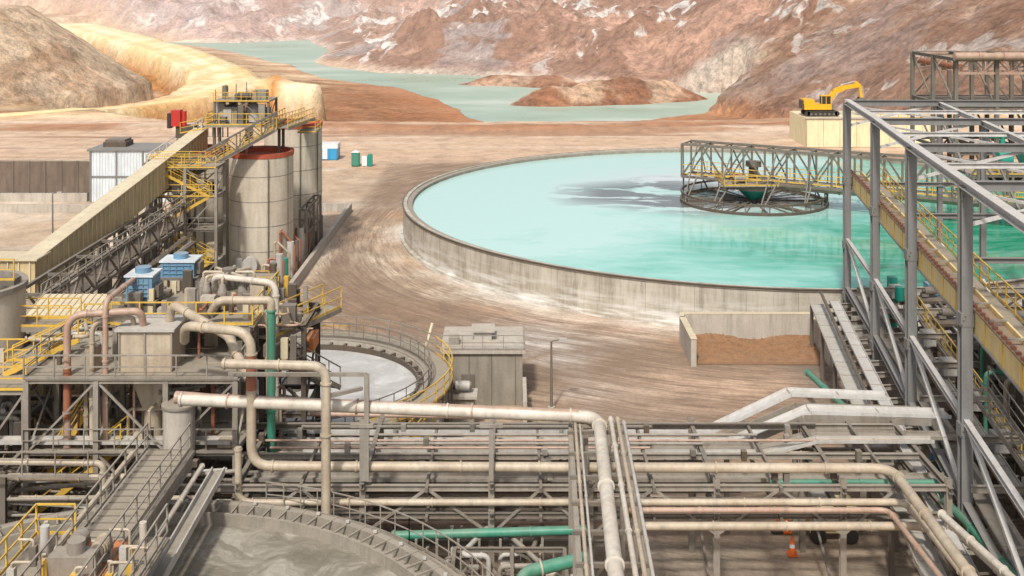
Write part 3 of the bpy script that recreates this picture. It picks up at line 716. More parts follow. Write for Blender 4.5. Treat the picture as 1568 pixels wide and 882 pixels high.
# storage bay with soil
b=B()
b.box(13.6,23.4,88,88.4,0,2.3,'concrete'); b.box(13.2,13.6,82.6,88.4,0,2.05,'concrete'); b.box(23.4,23.8,82.6,88.4,0,2.05,'concrete')
b.box(13.2,23.8,87.98,88.42,2.3,2.36,'cream_pale'); b.box(13.15,13.65,82.55,88,2.05,2.1,'cream_pale'); b.box(23.35,23.85,82.55,88,2.05,2.1,'cream_pale')
n=60;vs=[];fs=[]
for j in range(n):
    for i in range(n):
        u_=i/(n-1);t=j/(n-1);x=13.62+9.76*u_;y=83.0+4.98*t
        h=.03+1.0*max(0,t-.12)**.7*(.75+.35*math.sin(u_*7+1)*math.sin(u_*3.1))*(1-.3*abs(u_-.4))
        vs.append((x,y,h+.12*(random.random()-.5)*min(1,t*2)))
for j in range(n-1):
    for i in range(n-1): fs.append((j*n+i,j*n+i+1,(j+1)*n+i+1,(j+1)*n+i))
b.add(vs,fs,'dirt_pile',False); b.done('soil_storage_bay')

# ------------------------------------------------------------------ central pipe rack
b=B()
cols=[-17.5,-11.9,-6.5,-.9,3.4,8.9,14.4,19]
for x in cols:
    for y in(48.8,55.6): b.ibeam((x,y,0),(x,y,6.6),.26,.26,'steel')
    for z in((3.9,5.1,6.4) if x<5 else (5.0,6.2)): b.ibeam((x,48.4,z),(x,56.4,z),.2,.26,'steel_mid')
    b.beam((x,48.8,.3),(x,55.6,3.8),.1,.1,'steel_mid')
for x in (-6.5,-.9,3.2): b.ibeam((x,48.6,6.6),(x,48.6,9.3),.2,.2,'steel'); b.beam((x-.5,48.6,9.0),(x+.5,48.6,9.0),.3,.14,'steel')
for y in(48.8,52.1,55.6):
    for z in(3.8,5.0,6.2):
        b.ibeam((-17.5,y,z),(4 if z<4 else 19,y,z),.2,.24,'steel_mid' if z<6 else 'steel')
for a,c_ in zip(cols[:-1],cols[1:]):
    if c_<5: b.beam((a,55.6,.4),(c_,55.6,3.8),.12,.12,'steel_mid')
    m_=(a+c_)/2
    for z in (5.0,6.25): b.beam((m_,48.4,z),(m_,56,z),.12,.2,'steel_mid')
    b.beam((a,48.7,4.2),(m_,48.7,6.2),.1,.1,'steel'); b.beam((c_,48.7,4.2),(m_,48.7,6.2),.1,.1,'steel')
def tray(b,pts,w,mat='steel_light'):
    for p,q in zip(pts[:-1],pts[1:]):
        b.beam(p,q,w,.05,mat); pp,qq,d,L,s_,u=b.frame(p,q)
        for e in(-1,1): b.beam(pp+s_*w/2*e+u*.07,qq+s_*w/2*e+u*.07,.04,.16,mat)
        n=max(1,int(L/2.4))
        for i in range(n+1):
            c=pp+d*L*i/n; b.obox(c+u*.035,d*.03,s_*(w/2-.03),u*.012,'steel')
tray(b,[(-12,58.2,5.0),(10.4,58.2,5.0),(14.4,58.2,6.9),(19.5,58.2,6.7)],.9,'frame_light')
tray(b,[(-12,56.6,4.9),(11.0,56.6,4.9),(15.0,56.6,6.6),(22,56.6,6.4)],.95,'frame_light')
for y,w in((58.2,.9),(56.6,.95)):
    b.beam((10.4,y-w/2,4.6),(14.6,y-w/2,6.4),.1,.35,'steel'); b.beam((14.6,y-w/2,6.4),(21,y-w/2,6.2),.1,.35,'steel')
for x in (11,14.5,18): b.ibeam((x,57.4,0),(x,57.4,5 if x<12 else 6.4),.24,.24,'steel')
tray(b,[(-12,55.0,5.35),(12,55.0,5.3),(15,55.0,6.0),(22,55.0,5.9)],.7,'steel')
tray(b,[(-10,53.3,5.75),(12,53.3,5.75),(14.5,53.3,6.4),(20,53.3,6.4)],.5)
tray(b,[(-12,51.6,5.35),(20,51.6,5.35)],.6,'steel')
rnd=random.Random(3)
for i in range(34):
    y=49.6+rnd.random()*6.0; z=rnd.choice([4.05,5.25,5.25,6.4]); r=.04+rnd.random()*.07
    x0=-17+rnd.random()*10; x1=6+rnd.random()*13
    if z<4.5: x1=min(x1,4)
    if z>6 and y<50.4: continue
    b.pipe([(x0,y,z+r),(x1,y,z+r)],r,rnd.choice(['pipe_beige','steel','steel_mid','pipe_pink','steel_mid','steel_dark']),n=8,fl=4)
for i in range(30):
    x=rnd.uniform(-16,18);y=rnd.uniform(49,55); b.box(x-.12,x+.12,y-.15,y+.15,6.35,6.55+rnd.random()*.3,rnd.choice(['steel','steel_mid','steel_dark']))
b.done('pipe_rack')
b=B(); b.pipe([(-14.6,49.2,9.9),(3.75,48.6,9.35),(3.1,30,9.35)],.26,'pipe_pale',n=18,bend=.9,fl=5.5); b.done('slurry_pipe')
b=B(); b.pipe([(-14.8,49.3,9.95),(-13.2,49.2,9.86),(2.9,48.65,9.38)],.27,'pipe_pink',n=18,fl=5.5); b.done('slurry_pipe.001')
b=B(); b.pipe([(-14.9,51,11.9),(-14.6,50,12.9),(-11.4,49,12.9),(-11.4,49,7.05),(16.6,49,6.95),(16.2,30,6.95)],.21,'pipe_beige',n=18,bend=.9,fl=4); b.pipe([(-11.4,49,10.4),(-11.4,49,11.9)],.23,'pipe_rust',n=16,fl=0); b.done('slurry_pipe.002')
b=B(); b.pipe([(-12.3,47.6,12.0),(-7.9,47.6,11.9),(-7.9,47.6,5.6)],.2,'pipe_beige',n=18,bend=.7,fl=2.6); b.beam((-7.9,47.6,10.6),(-6.5,48.6,10.6),.15,.15,'steel'); b.ibeam((-6.3,48.6,6.6),(-6.3,48.6,11.2),.2,.2,'steel'); b.beam((-12.3,48.6,11.2),(-6.3,48.6,11.2),.12,.16,'steel'); b.done('process_pipe')
b=B(); b.pipe([(-14.6,54.4,12.2),(-14.2,54,12.9),(-11.6,54,12.9),(-11.6,54,12.4)],.2,'pipe_beige',n=16,bend=.7,fl=2); b.pipe([(-11.6,54,12.5),(-11.6,54,5)],.2,'pipe_green',n=16,fl=2.5); b.done('process_pipe.001')
b=B(); b.pipe([(-11.9,48.7,8),(-11.9,48.7,5.6),(17,48.4,5.75),(17.3,35,5.7)],.15,'pipe_beige',n=14,bend=.6,fl=4); b.done('process_pipe.002')
b=B(); b.pipe([(5.1,47.6,5.1),(17.6,47.6,5.1),(18,36,5.0)],.17,'pipe_beige',n=14,bend=.6,fl=3); b.pipe([(5,48.2,5.5),(16.2,48.2,5.5),(16.6,36,5.4)],.12,'pipe_pink',n=12,bend=.5,fl=3); b.done('process_pipe.003')
b=B(); b.pipe([(-5.2,48.4,4.3),(3.2,48,4.75)],.19,'pipe_green',n=14,fl=3); b.pipe([(.3,38,3.2),(.3,43,5.5),(2.9,43.6,5.8)],.24,'pipe_green',n=16,bend=.8,fl=2.5,flmat='pipe_beige'); b.done('water_pipe')
b=B(); b.pipe([(19.8,75,2.2),(20.2,50,4.2),(19.2,36,5.6)],.2,'pipe_green',n=14,fl=4,bend=1); b.pipe([(11.6,50.4,5.7),(19.5,50.4,5.7)],.15,'pipe_green',n=12); b.done('water_pipe.001')
b=B(); b.pipe([(-12.6,57.8,6.8),(-11.6,57.8,6.0),(2.6,57.2,6.0)],.12,'pipe_pink',n=12,fl=3); b.pipe([(-12.6,59.2,6.4),(-8,59.2,5.7),(2,59,5.6)],.15,'pipe_beige',n=12) 
for x in(-6,-.9,2.5): b.beam((x,57.5,0),(x,57.5,5.9),.16,.16,'steel')
b.done('process_pipe.004')
b=B()
for x in(2.55,4.75):
    b.ibeam((x,49,8.7),(x-.5,30,8.7),.18,.3,'steel')
for i in range(9):
    y=48-i*2.2; o=-.5*(49-y)/19; b.beam((2.4+o,y,8.92),(4.95+o,y,8.92),.15,.14,'steel_mid')
    if i%3==0:
        for x in(2.55,4.75): b.ibeam((x+o,y,0),(x+o,y,8.6),.2,.2,'steel')
        b.beam((2.55+o,y,5),(4.75+o,y,8.5),.1,.1,'steel_mid')
for x,r,m,z in((4.3,.1,'pipe_pale',9.2),(4.6,.085,'pipe_beige',9.2),(4.88,.07,'steel_light',9.05),(2.75,.07,'pipe_beige',9.1),(2.95,.05,'steel_light',9.05)):
    b.pipe([(x,50,z-2.4),(x,49,z),(x-.5,30,z)],r,m,n=10,bend=.3,fl=3)
b.done('pipe_trestle')
b=B()
b.tower([-2.4,0,2.2],[44.5,47],[3.2,4.4],'steel_mid',.2,.6)
b.box(-2.4,2.4,44.5,47,3.1,3.2,'grating'); b.rail([(-2,44.4,3.2),(2.4,44.4,3.2)],'steel',1.1,1.3,.05)
for i in range(12):
    x=rnd.uniform(-4,2.4);y=rnd.uniform(44.5,47.6); b.motor((x,y,3.6),(1,0,0),.15,.4,rnd.choice(['steel','steel_light','pipe_beige','steel_dark']))
for i in range(16):
    x=rnd.uniform(-3.4,2.4);y=rnd.uniform(44,48);z=3+rnd.random()*1.8
    b.pipe([(x,y,0),(x,y,z),(x+rnd.uniform(-2,2),y+.01,z),(x+rnd.uniform(-1,1),y+3,z)],.05+rnd.random()*.07,rnd.choice(['pipe_beige','steel','steel_mid','pipe_pink','steel_light']),n=8)
for i in range(8): b.beam((-5+i*.9,47.9,2),(-5+i*.9,47.9,4.4),.1,.1,'steel')
b.done('valve_platform')

# ------------------------------------------------------------------ process building (left)
b=B()
b.tower([-22.3,-19.1,-15.9,-12.7],[51.5,55,58.5],[3.2,6.6,9.9],'steel',.24,.55)
b.box(-22.4,-12.5,51.4,58.6,9.95,10.02,'grating')
b.rail([(-12.6,58.5,10),(-12.6,51.4,10),(-22.4,51.4,10),(-22.4,58.5,10)],'steel',1.1,1.4,.06)
b.tower([-19.1,-15.9,-12.7],[54,57,60],[11.6],'steel',.22,.5,z0=9.9)
b.box(-19.4,-12.4,54,60.2,11.6,11.68,'grating')
b.rail([(-12.5,60,11.7),(-12.5,54,11.7),(-19.3,54,11.7)],'yellow',1.1,1.3,.06)
b.tower([-12.5,-10.4],[56,60],[3.4,6.6,9.9,11.0],'steel_dark',.24,.8)
b.walkway((-12.4,55.5,10.6),(-9.8,61,10.6),1.2)
b.box(-18.4,-15.9,52.4,54.6,9.9,11.9,'pipe_beige'); b.box(-18.55,-15.75,52.25,54.75,11.9,12.02,'steel_light')
for x in(-18.4,-17.2,-15.95): b.box(x,x+.08,52.33,52.4,10.1,11.9,'steel')
b.add([(-18,52.6,10),(-16.2,52.6,10),(-16.2,54.4,10),(-18,54.4,10),(-17.5,53.1,8),(-16.7,53.1,8),(-16.7,53.9,8),(-17.5,53.9,8)],[(0,4,5,1),(1,5,6,2),(2,6,7,3),(3,7,4,0),(4,7,6,5)],'pipe_beige')
b.cyl((-17.1,53.5,8),(-17.1,53.5,4.6),.45,'pipe_beige'); b.cyl((-15.2,51.2,8.9),(-15.2,51.2,6.6),.7,'concrete',20); b.cyl((-15.2,51.2,8.9),(-15.2,51.2,9.0),.8,'steel',20)
b.pipe([(-20.6,51.9,6.5),(-20.6,51.9,12.8),(-17.4,52.6,12.8),(-17.4,52.9,12)],.17,'pipe_pink',bend=.8,n=14,fl=2)
b.pipe([(-19.6,52.3,6.5),(-19.6,52.3,12.4),(-17.9,53,12.4),(-17.9,53,11.9)],.12,'pipe_beige',bend=.6,n=12,fl=2)
b.pipe([(-18.9,52.1,6.5),(-18.9,52.1,13.4),(-18.9,56,13.4)],.13,'pipe_pink',bend=.5,n=12,fl=2)
b.pipe([(-20.6,51.9,8),(-20.6,51.9,10.4)],.18,'pipe_rust',n=12,fl=0)
b.pipe([(-16.4,53.6,11.9),(-16.2,53.4,12.9),(-12.9,51.0,12.1),(-11.5,49.1,10.8)],.21,'pipe_beige',bend=1.1,n=16,fl=2)
b.pipe([(-15.2,58,11.7),(-15.2,57,13.3),(-11.8,56,13.2),(-11.8,56,6)],.16,'pipe_pale',bend=.6,n=14,fl=2)
for i in range(8):
    a=i*math.pi/4; x=-14.6+1.3*math.cos(a);y=57.8+1.3*math.sin(a)
    b.cyl((x,y,11.8),(x,y,12.6),.26,'steel',12); b.cyl((x,y,12.6),(x,y,13.0),.26,'steel',12,.15); b.cyl((x,y,11.8),(-14.6+.7*math.cos(a),57.8+.7*math.sin(a),10.6),.25,'steel_mid',12,.1)
    b.pipe([(x,y,13),(x,y,13.3),(-14.6,57.8,13.3)],.08,'pipe_beige',n=8,fl=0,bend=.2)
b.cyl((-14.6,57.8,11.7),(-14.6,57.8,13.5),.35,'steel_mid',14)
for i in range(60):
    x=rnd.uniform(-19,-10.6);y=rnd.uniform(54.5,60);w=rnd.uniform(.08,.4);h=rnd.uniform(.3,1.4)
    zb=11.68 if x<-12.6 else (11.0 if y>56 else 9.9)
    b.box(x-w,x+w,y-w*.7,y+w*.7,zb,zb+h,rnd.choice(['steel','steel_mid','steel_mid','pipe_beige','steel_dark','steel_dark','cream_pale','concrete']))
for i in range(44):
    x=rnd.uniform(-22,-12.9);y=rnd.uniform(52,58.3);w=rnd.uniform(.08,.35);h=rnd.uniform(.3,1.3);zb=rnd.choice([6.7,3.3,10.02])
    b.box(x-w,x+w,y-w,y+w,zb,zb+h,rnd.choice(['steel','steel_mid','pipe_beige','steel_dark','yellow']))
for i in range(60):
    x=rnd.uniform(-21.8,-11.5);y=rnd.uniform(52,60);z=rnd.uniform(6,12.6);r=.035+rnd.random()*.08
    b.pipe([(x,y,z-rnd.uniform(2,5)),(x,y,z),(x+rnd.uniform(-2.5,2.5),y,z),(x,y+rnd.uniform(1,3),z)],r,rnd.choice(['pipe_beige','pipe_pink','steel_light','steel','pipe_rust','steel_mid','pipe_beige']),n=8,bend=.25,fl=1.5)
b.box(-22.4,-12.6,51.6,58.4,6.55,6.62,'grating'); b.rail([(-22.4,51.3,6.65),(-12.6,51.3,6.65)],'steel',1.1,1.4,.05)
b.stairs((-22.3,52.6,3.4),(-18.2,52.6,6.6),1.0,'yellow'); b.stairs((-11.2,55,9.6),(-9.6,60,6.6),.9,'steel')
b.box(-10.6,-10.1,57,58.6,9.4,10.1,'rust_orange')
b.done('process_structure')
def gearbox(name,x0,x1,y0,y1,z0,z1,mat):
    b=B(); b.box(x0,x1,y0,y1,z0,z1,mat); b.box(x0-.08,x1+.08,y0-.08,y1+.08,z1,z1+.08,'sheet_white')
    for i in range(5): b.box(x0+(x1-x0)*(i+.3)/5,x0+(x1-x0)*(i+.4)/5,y0-.05,y0,z0+.1,z1-.1,mat)
    b.cyl(((x0+x1)/2,(y0+y1)/2,z1),((x0+x1)/2,(y0+y1)/2,z1+.35),.4,mat,16); b.box(x0-.2,x1+.2,y0-.2,y1+.2,z0-.12,z0,'steel_mid')
    for i in range(4): b.beam((x0+.15,y0-.03,z0+.2+i*.22),(x1-.15,y0-.03,z0+.2+i*.22),.05,.04,mat)
    b.box(x1,x1+.25,y0+.3,y1-.3,z0+.1,z0+.7,'steel_mid')
    for x in(x0,x1):
        for y in(y0,y1): b.beam((x,y,z0-.9),(x,y,z0),.12,.12,'steel_mid')
    b.done(name)
gearbox('blue_drive_unit',-19.3,-18,56,57.4,12.3,13.5,'blue'); gearbox('blue_drive_unit.001',-19.0,-17.2,60.6,62,12.3,13.1,'blue')
b=B()
b.tower([-27.5,-24.8,-22.6],[52,56,60],[3,6,9.2],'steel',.24,.7)
b.box(-27.8,-22.5,52,60,9.2,9.27,'grating'); b.rail([(-27.8,51.9,9.3),(-22.5,51.9,9.3),(-22.5,60,9.3)],'yellow',1.1,1.2,.065); b.rail([(-27.8,56,9.3),(-22.6,56,9.3)],'yellow',1.1,1.3,.06)
b.stairs((-24.5,54.5,9.3),(-20.9,54.5,11),1.0)
b.walkway((-28,58.6,10.4),(-22.8,58.6,10.4),1.4)
b.stairs((-22.4,53.6,4.2),(-20.2,53.6,7.8),1.0)
for i in range(40):
    x=rnd.uniform(-27.5,-22.8);y=rnd.uniform(52,59.8);z=rnd.uniform(3,9);b.pipe([(x,y,z-2),(x,y,z),(x+rnd.uniform(-3,3),y,z),(x,y+rnd.uniform(-3,3),z)],.04+rnd.random()*.09,rnd.choice(['pipe_beige','steel','steel_light','pipe_pink','steel_mid']),n=8,bend=.3,fl=2)
for i in range(22):
    x=rnd.uniform(-27.5,-22.8);y=rnd.uniform(52.4,59.5);w=rnd.uniform(.1,.4);zb=rnd.choice([3.1,6.1,9.3]);b.box(x-w,x+w,y-w,y+w,zb,zb+rnd.uniform(.4,1.2),rnd.choice(['steel','steel_mid','concrete','steel_dark']))
b.done('access_platform')
b=B(); b.cyl((-28.3,58,0),(-28.3,58,12.6),2.9,'silo_conc',40,caps=False); b.lathe((-28.3,58),[(2.95,12.4),(3.02,12.4),(3.02,12.65),(2.7,12.65),(2.7,11.5)],'steel',40); b.disc((-28.3,58,11.6),2.75,'steel_dark',40)
b.beam((-31,58,12.8),(-25.6,58,12.8),.8,.3,'steel_mid'); b.rail([(-31,57.6,12.9),(-25.6,57.6,12.9)],'yellow'); b.motor((-28,58,13.6),(0,0,1),.4,1.0,'steel')
for z in(3,6,9): b.lathe((-28.3,58),[(2.92,z),(2.98,z+.06),(2.92,z+.12)],'steel',40)
b.done('process_tank')
b=B(); b.box(-28.6,-22.8,62.5,69,0,7.6,'cream'); 
vs=[(-28.9,62.2,7.6),(-22.5,62.2,7.6),(-22.5,69.3,8.9),(-28.9,69.3,8.9)]
b.add(vs+[(x,y,z+.12) for x,y,z in vs],[(0,3,2,1),(4,5,6,7),(0,1,5,4),(1,2,6,5),(2,3,7,6),(3,0,4,7)],'cream_pale')
for i in range(17): b.beam((-28.9+i*.4,62.2,7.74),(-28.9+i*.4,69.3,9.04),.06,.05,'cream')
for i in range(15): b.box(-28.6+i*.4,-28.54+i*.4,62.45,62.5,0,7.5,'cream_pale')
b.box(-22.8,-22.4,63,68,9,9.3,'steel'); b.done('corrugated_building')
b=B()
b.tower([-24,-20,-17],[63,67,71],[4,7.6,9],'steel_mid',.25,.8)
b.box(-24,-17,63,71,9,9.1,'grating'); b.rail([(-24,62.9,9.1),(-17,62.9,9.1),(-17,71,9.1)],'yellow',1.1,1.4,.07)
for i in range(40):
    x=rnd.uniform(-23.5,-17.3);y=rnd.uniform(63.5,70.5);w=rnd.uniform(.1,.5);b.box(x-w,x+w,y-w,y+w,9.1,9.1+rnd.uniform(.3,1.5),rnd.choice(['steel','steel_mid','steel_dark','steel_mid','pipe_beige']))
b.walkway((-26,76,6),(-18,76,6),1.5); b.tower([-26,-22,-18.5],[74,78],[3,6],'steel_mid',.22,.8)
for i in range(16): 
    x=rnd.uniform(-26,-17);y=rnd.uniform(72,90);z=rnd.uniform(1.5,4);b.pipe([(x,y,0),(x,y,z),(x,y+6,z),(x,y+6,0)],.1,rnd.choice(['steel','pipe_beige','steel_light','pipe_rust']),n=8)
for i in range(24):
    x=rnd.uniform(-26,-18);y=rnd.uniform(80,100);w=rnd.uniform(.2,.8);b.box(x-w,x+w,y-w,y+w,.02,rnd.uniform(.5,2.4),rnd.choice(['steel','steel_mid','steel_dark','concrete','pipe_beige']))
b.box(-16,-12,78.5,82,0,.9,'concrete'); b.rail([(-15.6,78.4,3.2),(-11.6,78.4,3.2)],'yellow'); b.box(-15.6,-11.6,78.4,80,3.1,3.2,'grating'); b.tower([-15.6,-11.6],[78.4,80],[3.1],'steel_mid',.18,1)
b.done('flotation_structure')
b=B()
b.tower([-29,-25.5,-22.5],[49.6,53],[2.8,5.4,6.6],'steel_mid',.24,.8)
b.pipe([(-30,49.4,7.2),(-18,49.4,7.0),(-18,49.4,4)],.14,'pipe_beige',fl=2.5); b.pipe([(-30,49.8,6.3),(-16.5,49.8,6.2)],.17,'pipe_beige',fl=2.5); b.pipe([(-30,50.6,5.8),(-17,50.6,5.8)],.12,'pipe_pale')
b.pipe([(-30,50.4,5.0),(-14,50.4,5.0)],.13,'pipe_beige'); tray(b,[(-30,52,6.9),(-13,52,6.9)],.6)
for i in range(16): y=49.6+rnd.random()*4; b.pipe([(-30,y,rnd.uniform(3,6)),(-16+rnd.random()*4,y,rnd.uniform(3,6))],.04+rnd.random()*.08,rnd.choice(['steel','pipe_beige','steel_light']),n=8)
b.beam((-31,56,9.6),(-23,50.5,5.6),.5,.3,'steel_light'); b.beam((-31,54.8,9.0),(-24,50.3,5.6),.3,.3,'steel_mid')
b.rail([(-30,48.9,6.6),(-18.5,48.9,6.6)],'steel',1.1,1.4,.05)
b.done('lower_pipe_rack')

# ------------------------------------------------------------------ right steel frame
b=B()
row=[(26,87),(24.3,75),(22.35,62.8),(20.5,50.7),(18.7,38.7),(17,27)]
for i,(x,y) in enumerate(row):
    b.ibeam((x,y,0),(x,y,19),.5,.5,'frame_grey'); b.box(x-.4,x+.4,y-.4,y+.4,0,.3,'concrete')
    for z in(4,8,13): b.box(x-.3,x+.3,y-.28,y+.28,z-.3,z+.3,'frame_grey')
    for z in(4,8,13,18.6):
        for e in(-.2,0,.2): b.box(x-.22+e*.4,x-.16+e*.4,y-.31,y-.28,z-.05+e,z+.01+e,'steel_dark')
    for z,w in((19,.45),(12.7,.3)): b.ibeam((x,y,z),(x+17,y-.3,z),.3,w,'frame_grey')
    b.ibeam((x+7.2,y,0),(x+7.2,y,19),.35,.35,'frame_grey'); b.ibeam((x+14.5,y-.2,0),(x+14.5,y-.2,19),.35,.35,'frame_grey')
    b.beam((x,y,17.2),(x+7.2,y,19),.16,.16,'frame_light')
for (xa,ya),(xc,yc) in zip(row[:-1],row[1:]):
    for z,m,w,h in((19.1,'frame_light',.45,.4),(8.4,'frame_light',.26,.26),(4.6,'frame_grey',.35,.4)):
        b.ibeam((xa,ya,z),(xc,yc,z),w,h,m)
    b.ibeam((xa+7.2,ya,18.9),(xc+7.2,yc,18.9),.3,.35,'frame_light'); b.ibeam((xa+14.5,ya,18.9),(xc+14.5,yc,18.9),.3,.35,'frame_light')
    b.beam((xa,ya,8.5),(xc,yc,4.7),.2,.2,'frame_light')
    b.beam((xa+7.2,ya,8.5),(xc+7.2,yc,4.5),.14,.14,'frame_light'); b.beam((xa+7.2,ya,18.5),(xc+7.2,yc,13),.14,.14,'frame_grey')
    mx_,my_=(xa+xc)/2,(ya+yc)/2
    b.ibeam((mx_,my_,18.95),(mx_+14.5,my_-.2,18.95),.22,.26,'frame_light')
    b.beam((xa,ya,18.8),(xc+7.2,yc,18.8),.12,.12,'frame_light')
b.done('steel_frame')
b=B()
a=V((26.2,88,12.9));c_=V((17.2,29,12.9))
b.beam(a+V((.42,0,0)),c_+V((.42,0,0)),.1,1.15,'belt_side'); b.beam(a+V((1.3,0,0)),c_+V((1.3,0,0)),.1,1.1,'belt_side')
b.beam(a+V((.38,0,.6)),c_+V((.38,0,.6)),.2,.06,'belt_brown'); b.beam(a+V((.38,0,-.58)),c_+V((.38,0,-.58)),.2,.07,'frame_grey'); b.beam(a+V((.86,0,.3)),c_+V((.86,0,.3)),.74,.08,'belt_brown')
n=90
for i in range(n):
    p=a+(c_-a)*i/n; b.box(p.x+.34,p.x+.5,p.y-.1,p.y+.1,13.53,13.66,'pipe_rust')
    if i%4==0: b.box(p.x+.33,p.x+.4,p.y-.06,p.y+.06,12.36,13.46,'yellow'); b.beam(p+V((.4,0,.62)),p+V((1.3,0,.62)),.08,.08,'steel')
b.rail([a+V((2.4,0,.1)),c_+V((2.4,0,.1))],'yellow',1.1,1.5,.06); b.beam(a+V((1.9,0,0)),c_+V((1.9,0,0)),.9,.06,'grating')
b.done('belt_conveyor')
b=B()
for k,(dx,z,w,m) in enumerate(((-2.6,3.6,1.0,'steel_light'),(-1.3,3.9,.7,'frame_light'),(.9,4.2,.9,'steel'),(2.6,4.4,.6,'steel_light'),(4.2,4.5,1.0,'steel'),(6,4.6,.8,'steel_light'),(8.6,4.7,1.0,'steel'),(11,4.8,.8,'steel'))):
    pts=[(26+dx,86,z),(24.3+dx,75,z+.1),(22.3+dx,62,z+.3),(20.2+dx,49,z+.5),(18+dx,34,z+.7)]
    tray(b,pts,w,m)
for i in range(24):
    y=86-i*2.2; x=26-(86-y)*.153; b.ibeam((x-3,y,3.45),(x+13,y,4.2),.2,.3,random.choice(['steel_mid','steel','steel_dark']))
    if i%3==0:
        for dx in(-3,5,10): b.ibeam((x+dx,y,0),(x+dx,y,3.5),.22,.22,'steel_mid')
for i in range(20):
    dx=rnd.uniform(-2.6,12);z=rnd.uniform(4,5.2);b.pipe([(26+dx,86,z),(22.3+dx,62,z),(18+dx,34,z+.4)],.05+rnd.random()*.1,rnd.choice(['pipe_beige','steel','steel_light','steel_mid','pipe_pink','steel_dark']),n=8,bend=.5)
for i in range(8):
    y=83-i*5.5; x=27+(y-86)*.153; b.box(x+3.4,x+6,y-1,y+.6,4.8,5.0,'steel_dark'); b.motor((x+4,y,5.5),(1,0,0),.3,.8,'steel_mid'); b.box(x+1.6,x+2.4,y,y+.8,4.9,5.8,'steel_light')
    b.ibeam((x-1,y,5.6),(x+12,y,5.6),.2,.3,'steel'); b.beam((x+7,y,4),(x+7,y,6.5),.2,.2,'steel_mid')
b.rail([(29.5,84,4.9),(25,55,5.0)],'yellow',1.1,1.5,.06)
b.box(28.3,28.9,84,84.6,0,6.2,'green_paint'); b.cyl((28.7,83,4.8),(28.7,83,5.8),.35,'green_paint'); b.box(31.2,32.4,84,85,4.8,5.7,'blue'); b.box(33,34,84,85,4.8,5.6,'blue_bright')
b.done('steel_deck')
b=B()
for y in(44,50,56,62,68):
    x=28.5-(68-y)*.15
    b.tower([x,x+4,x+8],[y,y+3],[3,6,8.5],'steel_mid',.26,.7)
    b.box(x+.3,x+3.6,y+.3,y+2.6,6,7.8,random.choice(['steel','concrete_dark','steel_dark'])); b.box(x+4.5,x+7.5,y+.3,y+2.6,6.05,7.2,'steel_mid')
b.walkway((28,70,8.6),(24,42,8.6),1.3,'grating','steel'); b.stairs((24,46,4.6),(22.5,54,8.6),1.0,'steel')
for i in range(12):
    y=rnd.uniform(42,68);x=24+rnd.random()*6-(68-y)*.1;b.pipe([(x,y,3),(x,y,7),(x+4,y,7)],.14,rnd.choice(['pipe_pale','pipe_beige','pipe_green','steel_light']),n=10)
for i in range(3): b.pipe([(17.6+i*.45,46,6.4-.5*i),(19.3+i*.45,30,6.8-.5*i)],.15,'pipe_pale',n=14,fl=2)
b.done('pump_bay_structure')

# ------------------------------------------------------------------ far right structure
b=B()
b.tower([58.6,64,69.5,75],[148,156,164],[6,12,18.4],'steel_mid',.5,.5)
for y in(148,156,164): b.truss((58.6,y,16.6),(75,y,16.6),1.8,9,'pipe_pink',.3)
b.pipe([(58,147,18.9),(78,147,18.9)],.5,'pipe_pink'); b.pipe([(60,150,17.2),(60,168,17.2)],.4,'pipe_rust')
b.box(58.6,75,148,164,11.9,12.1,'steel_dark')
b.done('truss_structure')
b=B()
for i,x in enumerate((62,65,68)):
    b.cyl((x,143,6),(x+1.6,143,6),1.0,'green_paint',18); b.cyl((x+.6,143,7),(x+.6,143,9),.3,'green_paint'); b.box(x-.5,x+2,142,144,4.4,5,'steel_mid')
b.pipe([(60.5,143,9),(74,143,9)],.35,'pipe_green'); b.box(58,76,141,146,4.2,4.4,'grating'); b.tower([58,63,68,73],[141,146],[4.2],'steel_mid',.3,.6)
b.rail([(58,141,4.4),(76,141,4.4)],'yellow',1.1,1.6,.1); b.done('pump_station')
b=B(); b.box(51.5,74,196,208,0,5.0,'ramp_wall')
for i in range(8): b.box(51.5+i*2.9,51.6+i*2.9,195.94,196,.1,4.9,'cream')
b.box(51.3,74.2,195.8,196.3,4.9,5.15,'concrete'); b.rail([(63,196.2,5.1),(74,196.2,5.1)],'yellow',1.2,1.6,.1)
b.done('loading_ramp')
b=B(); ex,ey,ez=55,200,5.05
for y in(-1.5,1.1):
    b.box(ex-2.6,ex+2.6,ey+y,ey+y+.6,ez+.1,ez+.95,'black'); b.cyl((ex-2.6,ey+y,ez+.52),(ex-2.6,ey+y+.6,ez+.52),.45,'black',14); b.cyl((ex+2.6,ey+y,ez+.52),(ex+2.6,ey+y+.6,ez+.52),.45,'black',14)
    for i in range(6): b.cyl((ex-2+i*.8,ey+y-.04,ez+.4),(ex-2+i*.8,ey+y+.64,ez+.4),.22,'steel_mid',10)
b.cyl((ex,ey,ez+.9),(ex,ey,ez+1.2),1.2,'steel_dark',18)
b.box(ex-3.2,ex+1.6,ey-1.5,ey+1.5,ez+1.2,ez+2.2,'yellow_bright'); b.box(ex-3.3,ex-1.4,ey-1.45,ey+1.45,ez+2.2,ez+3.0,'yellow_bright'); b.box(ex-3.5,ex-3.2,ey-1.3,ey+1.3,ez+1.3,ez+2.8,'steel_dark')
b.box(ex-.2,ex+1.5,ey-1.48,ey-.4,ez+2.2,ez+3.6,'black'); b.box(ex-.3,ex+1.6,ey-1.55,ey-.35,ez+3.6,ez+3.75,'yellow_bright')
for x in(ex-.2,ex+.6,ex+1.45): b.box(x,x+.1,ey-1.53,ey-1.46,ez+2.2,ez+3.6,'yellow_bright')
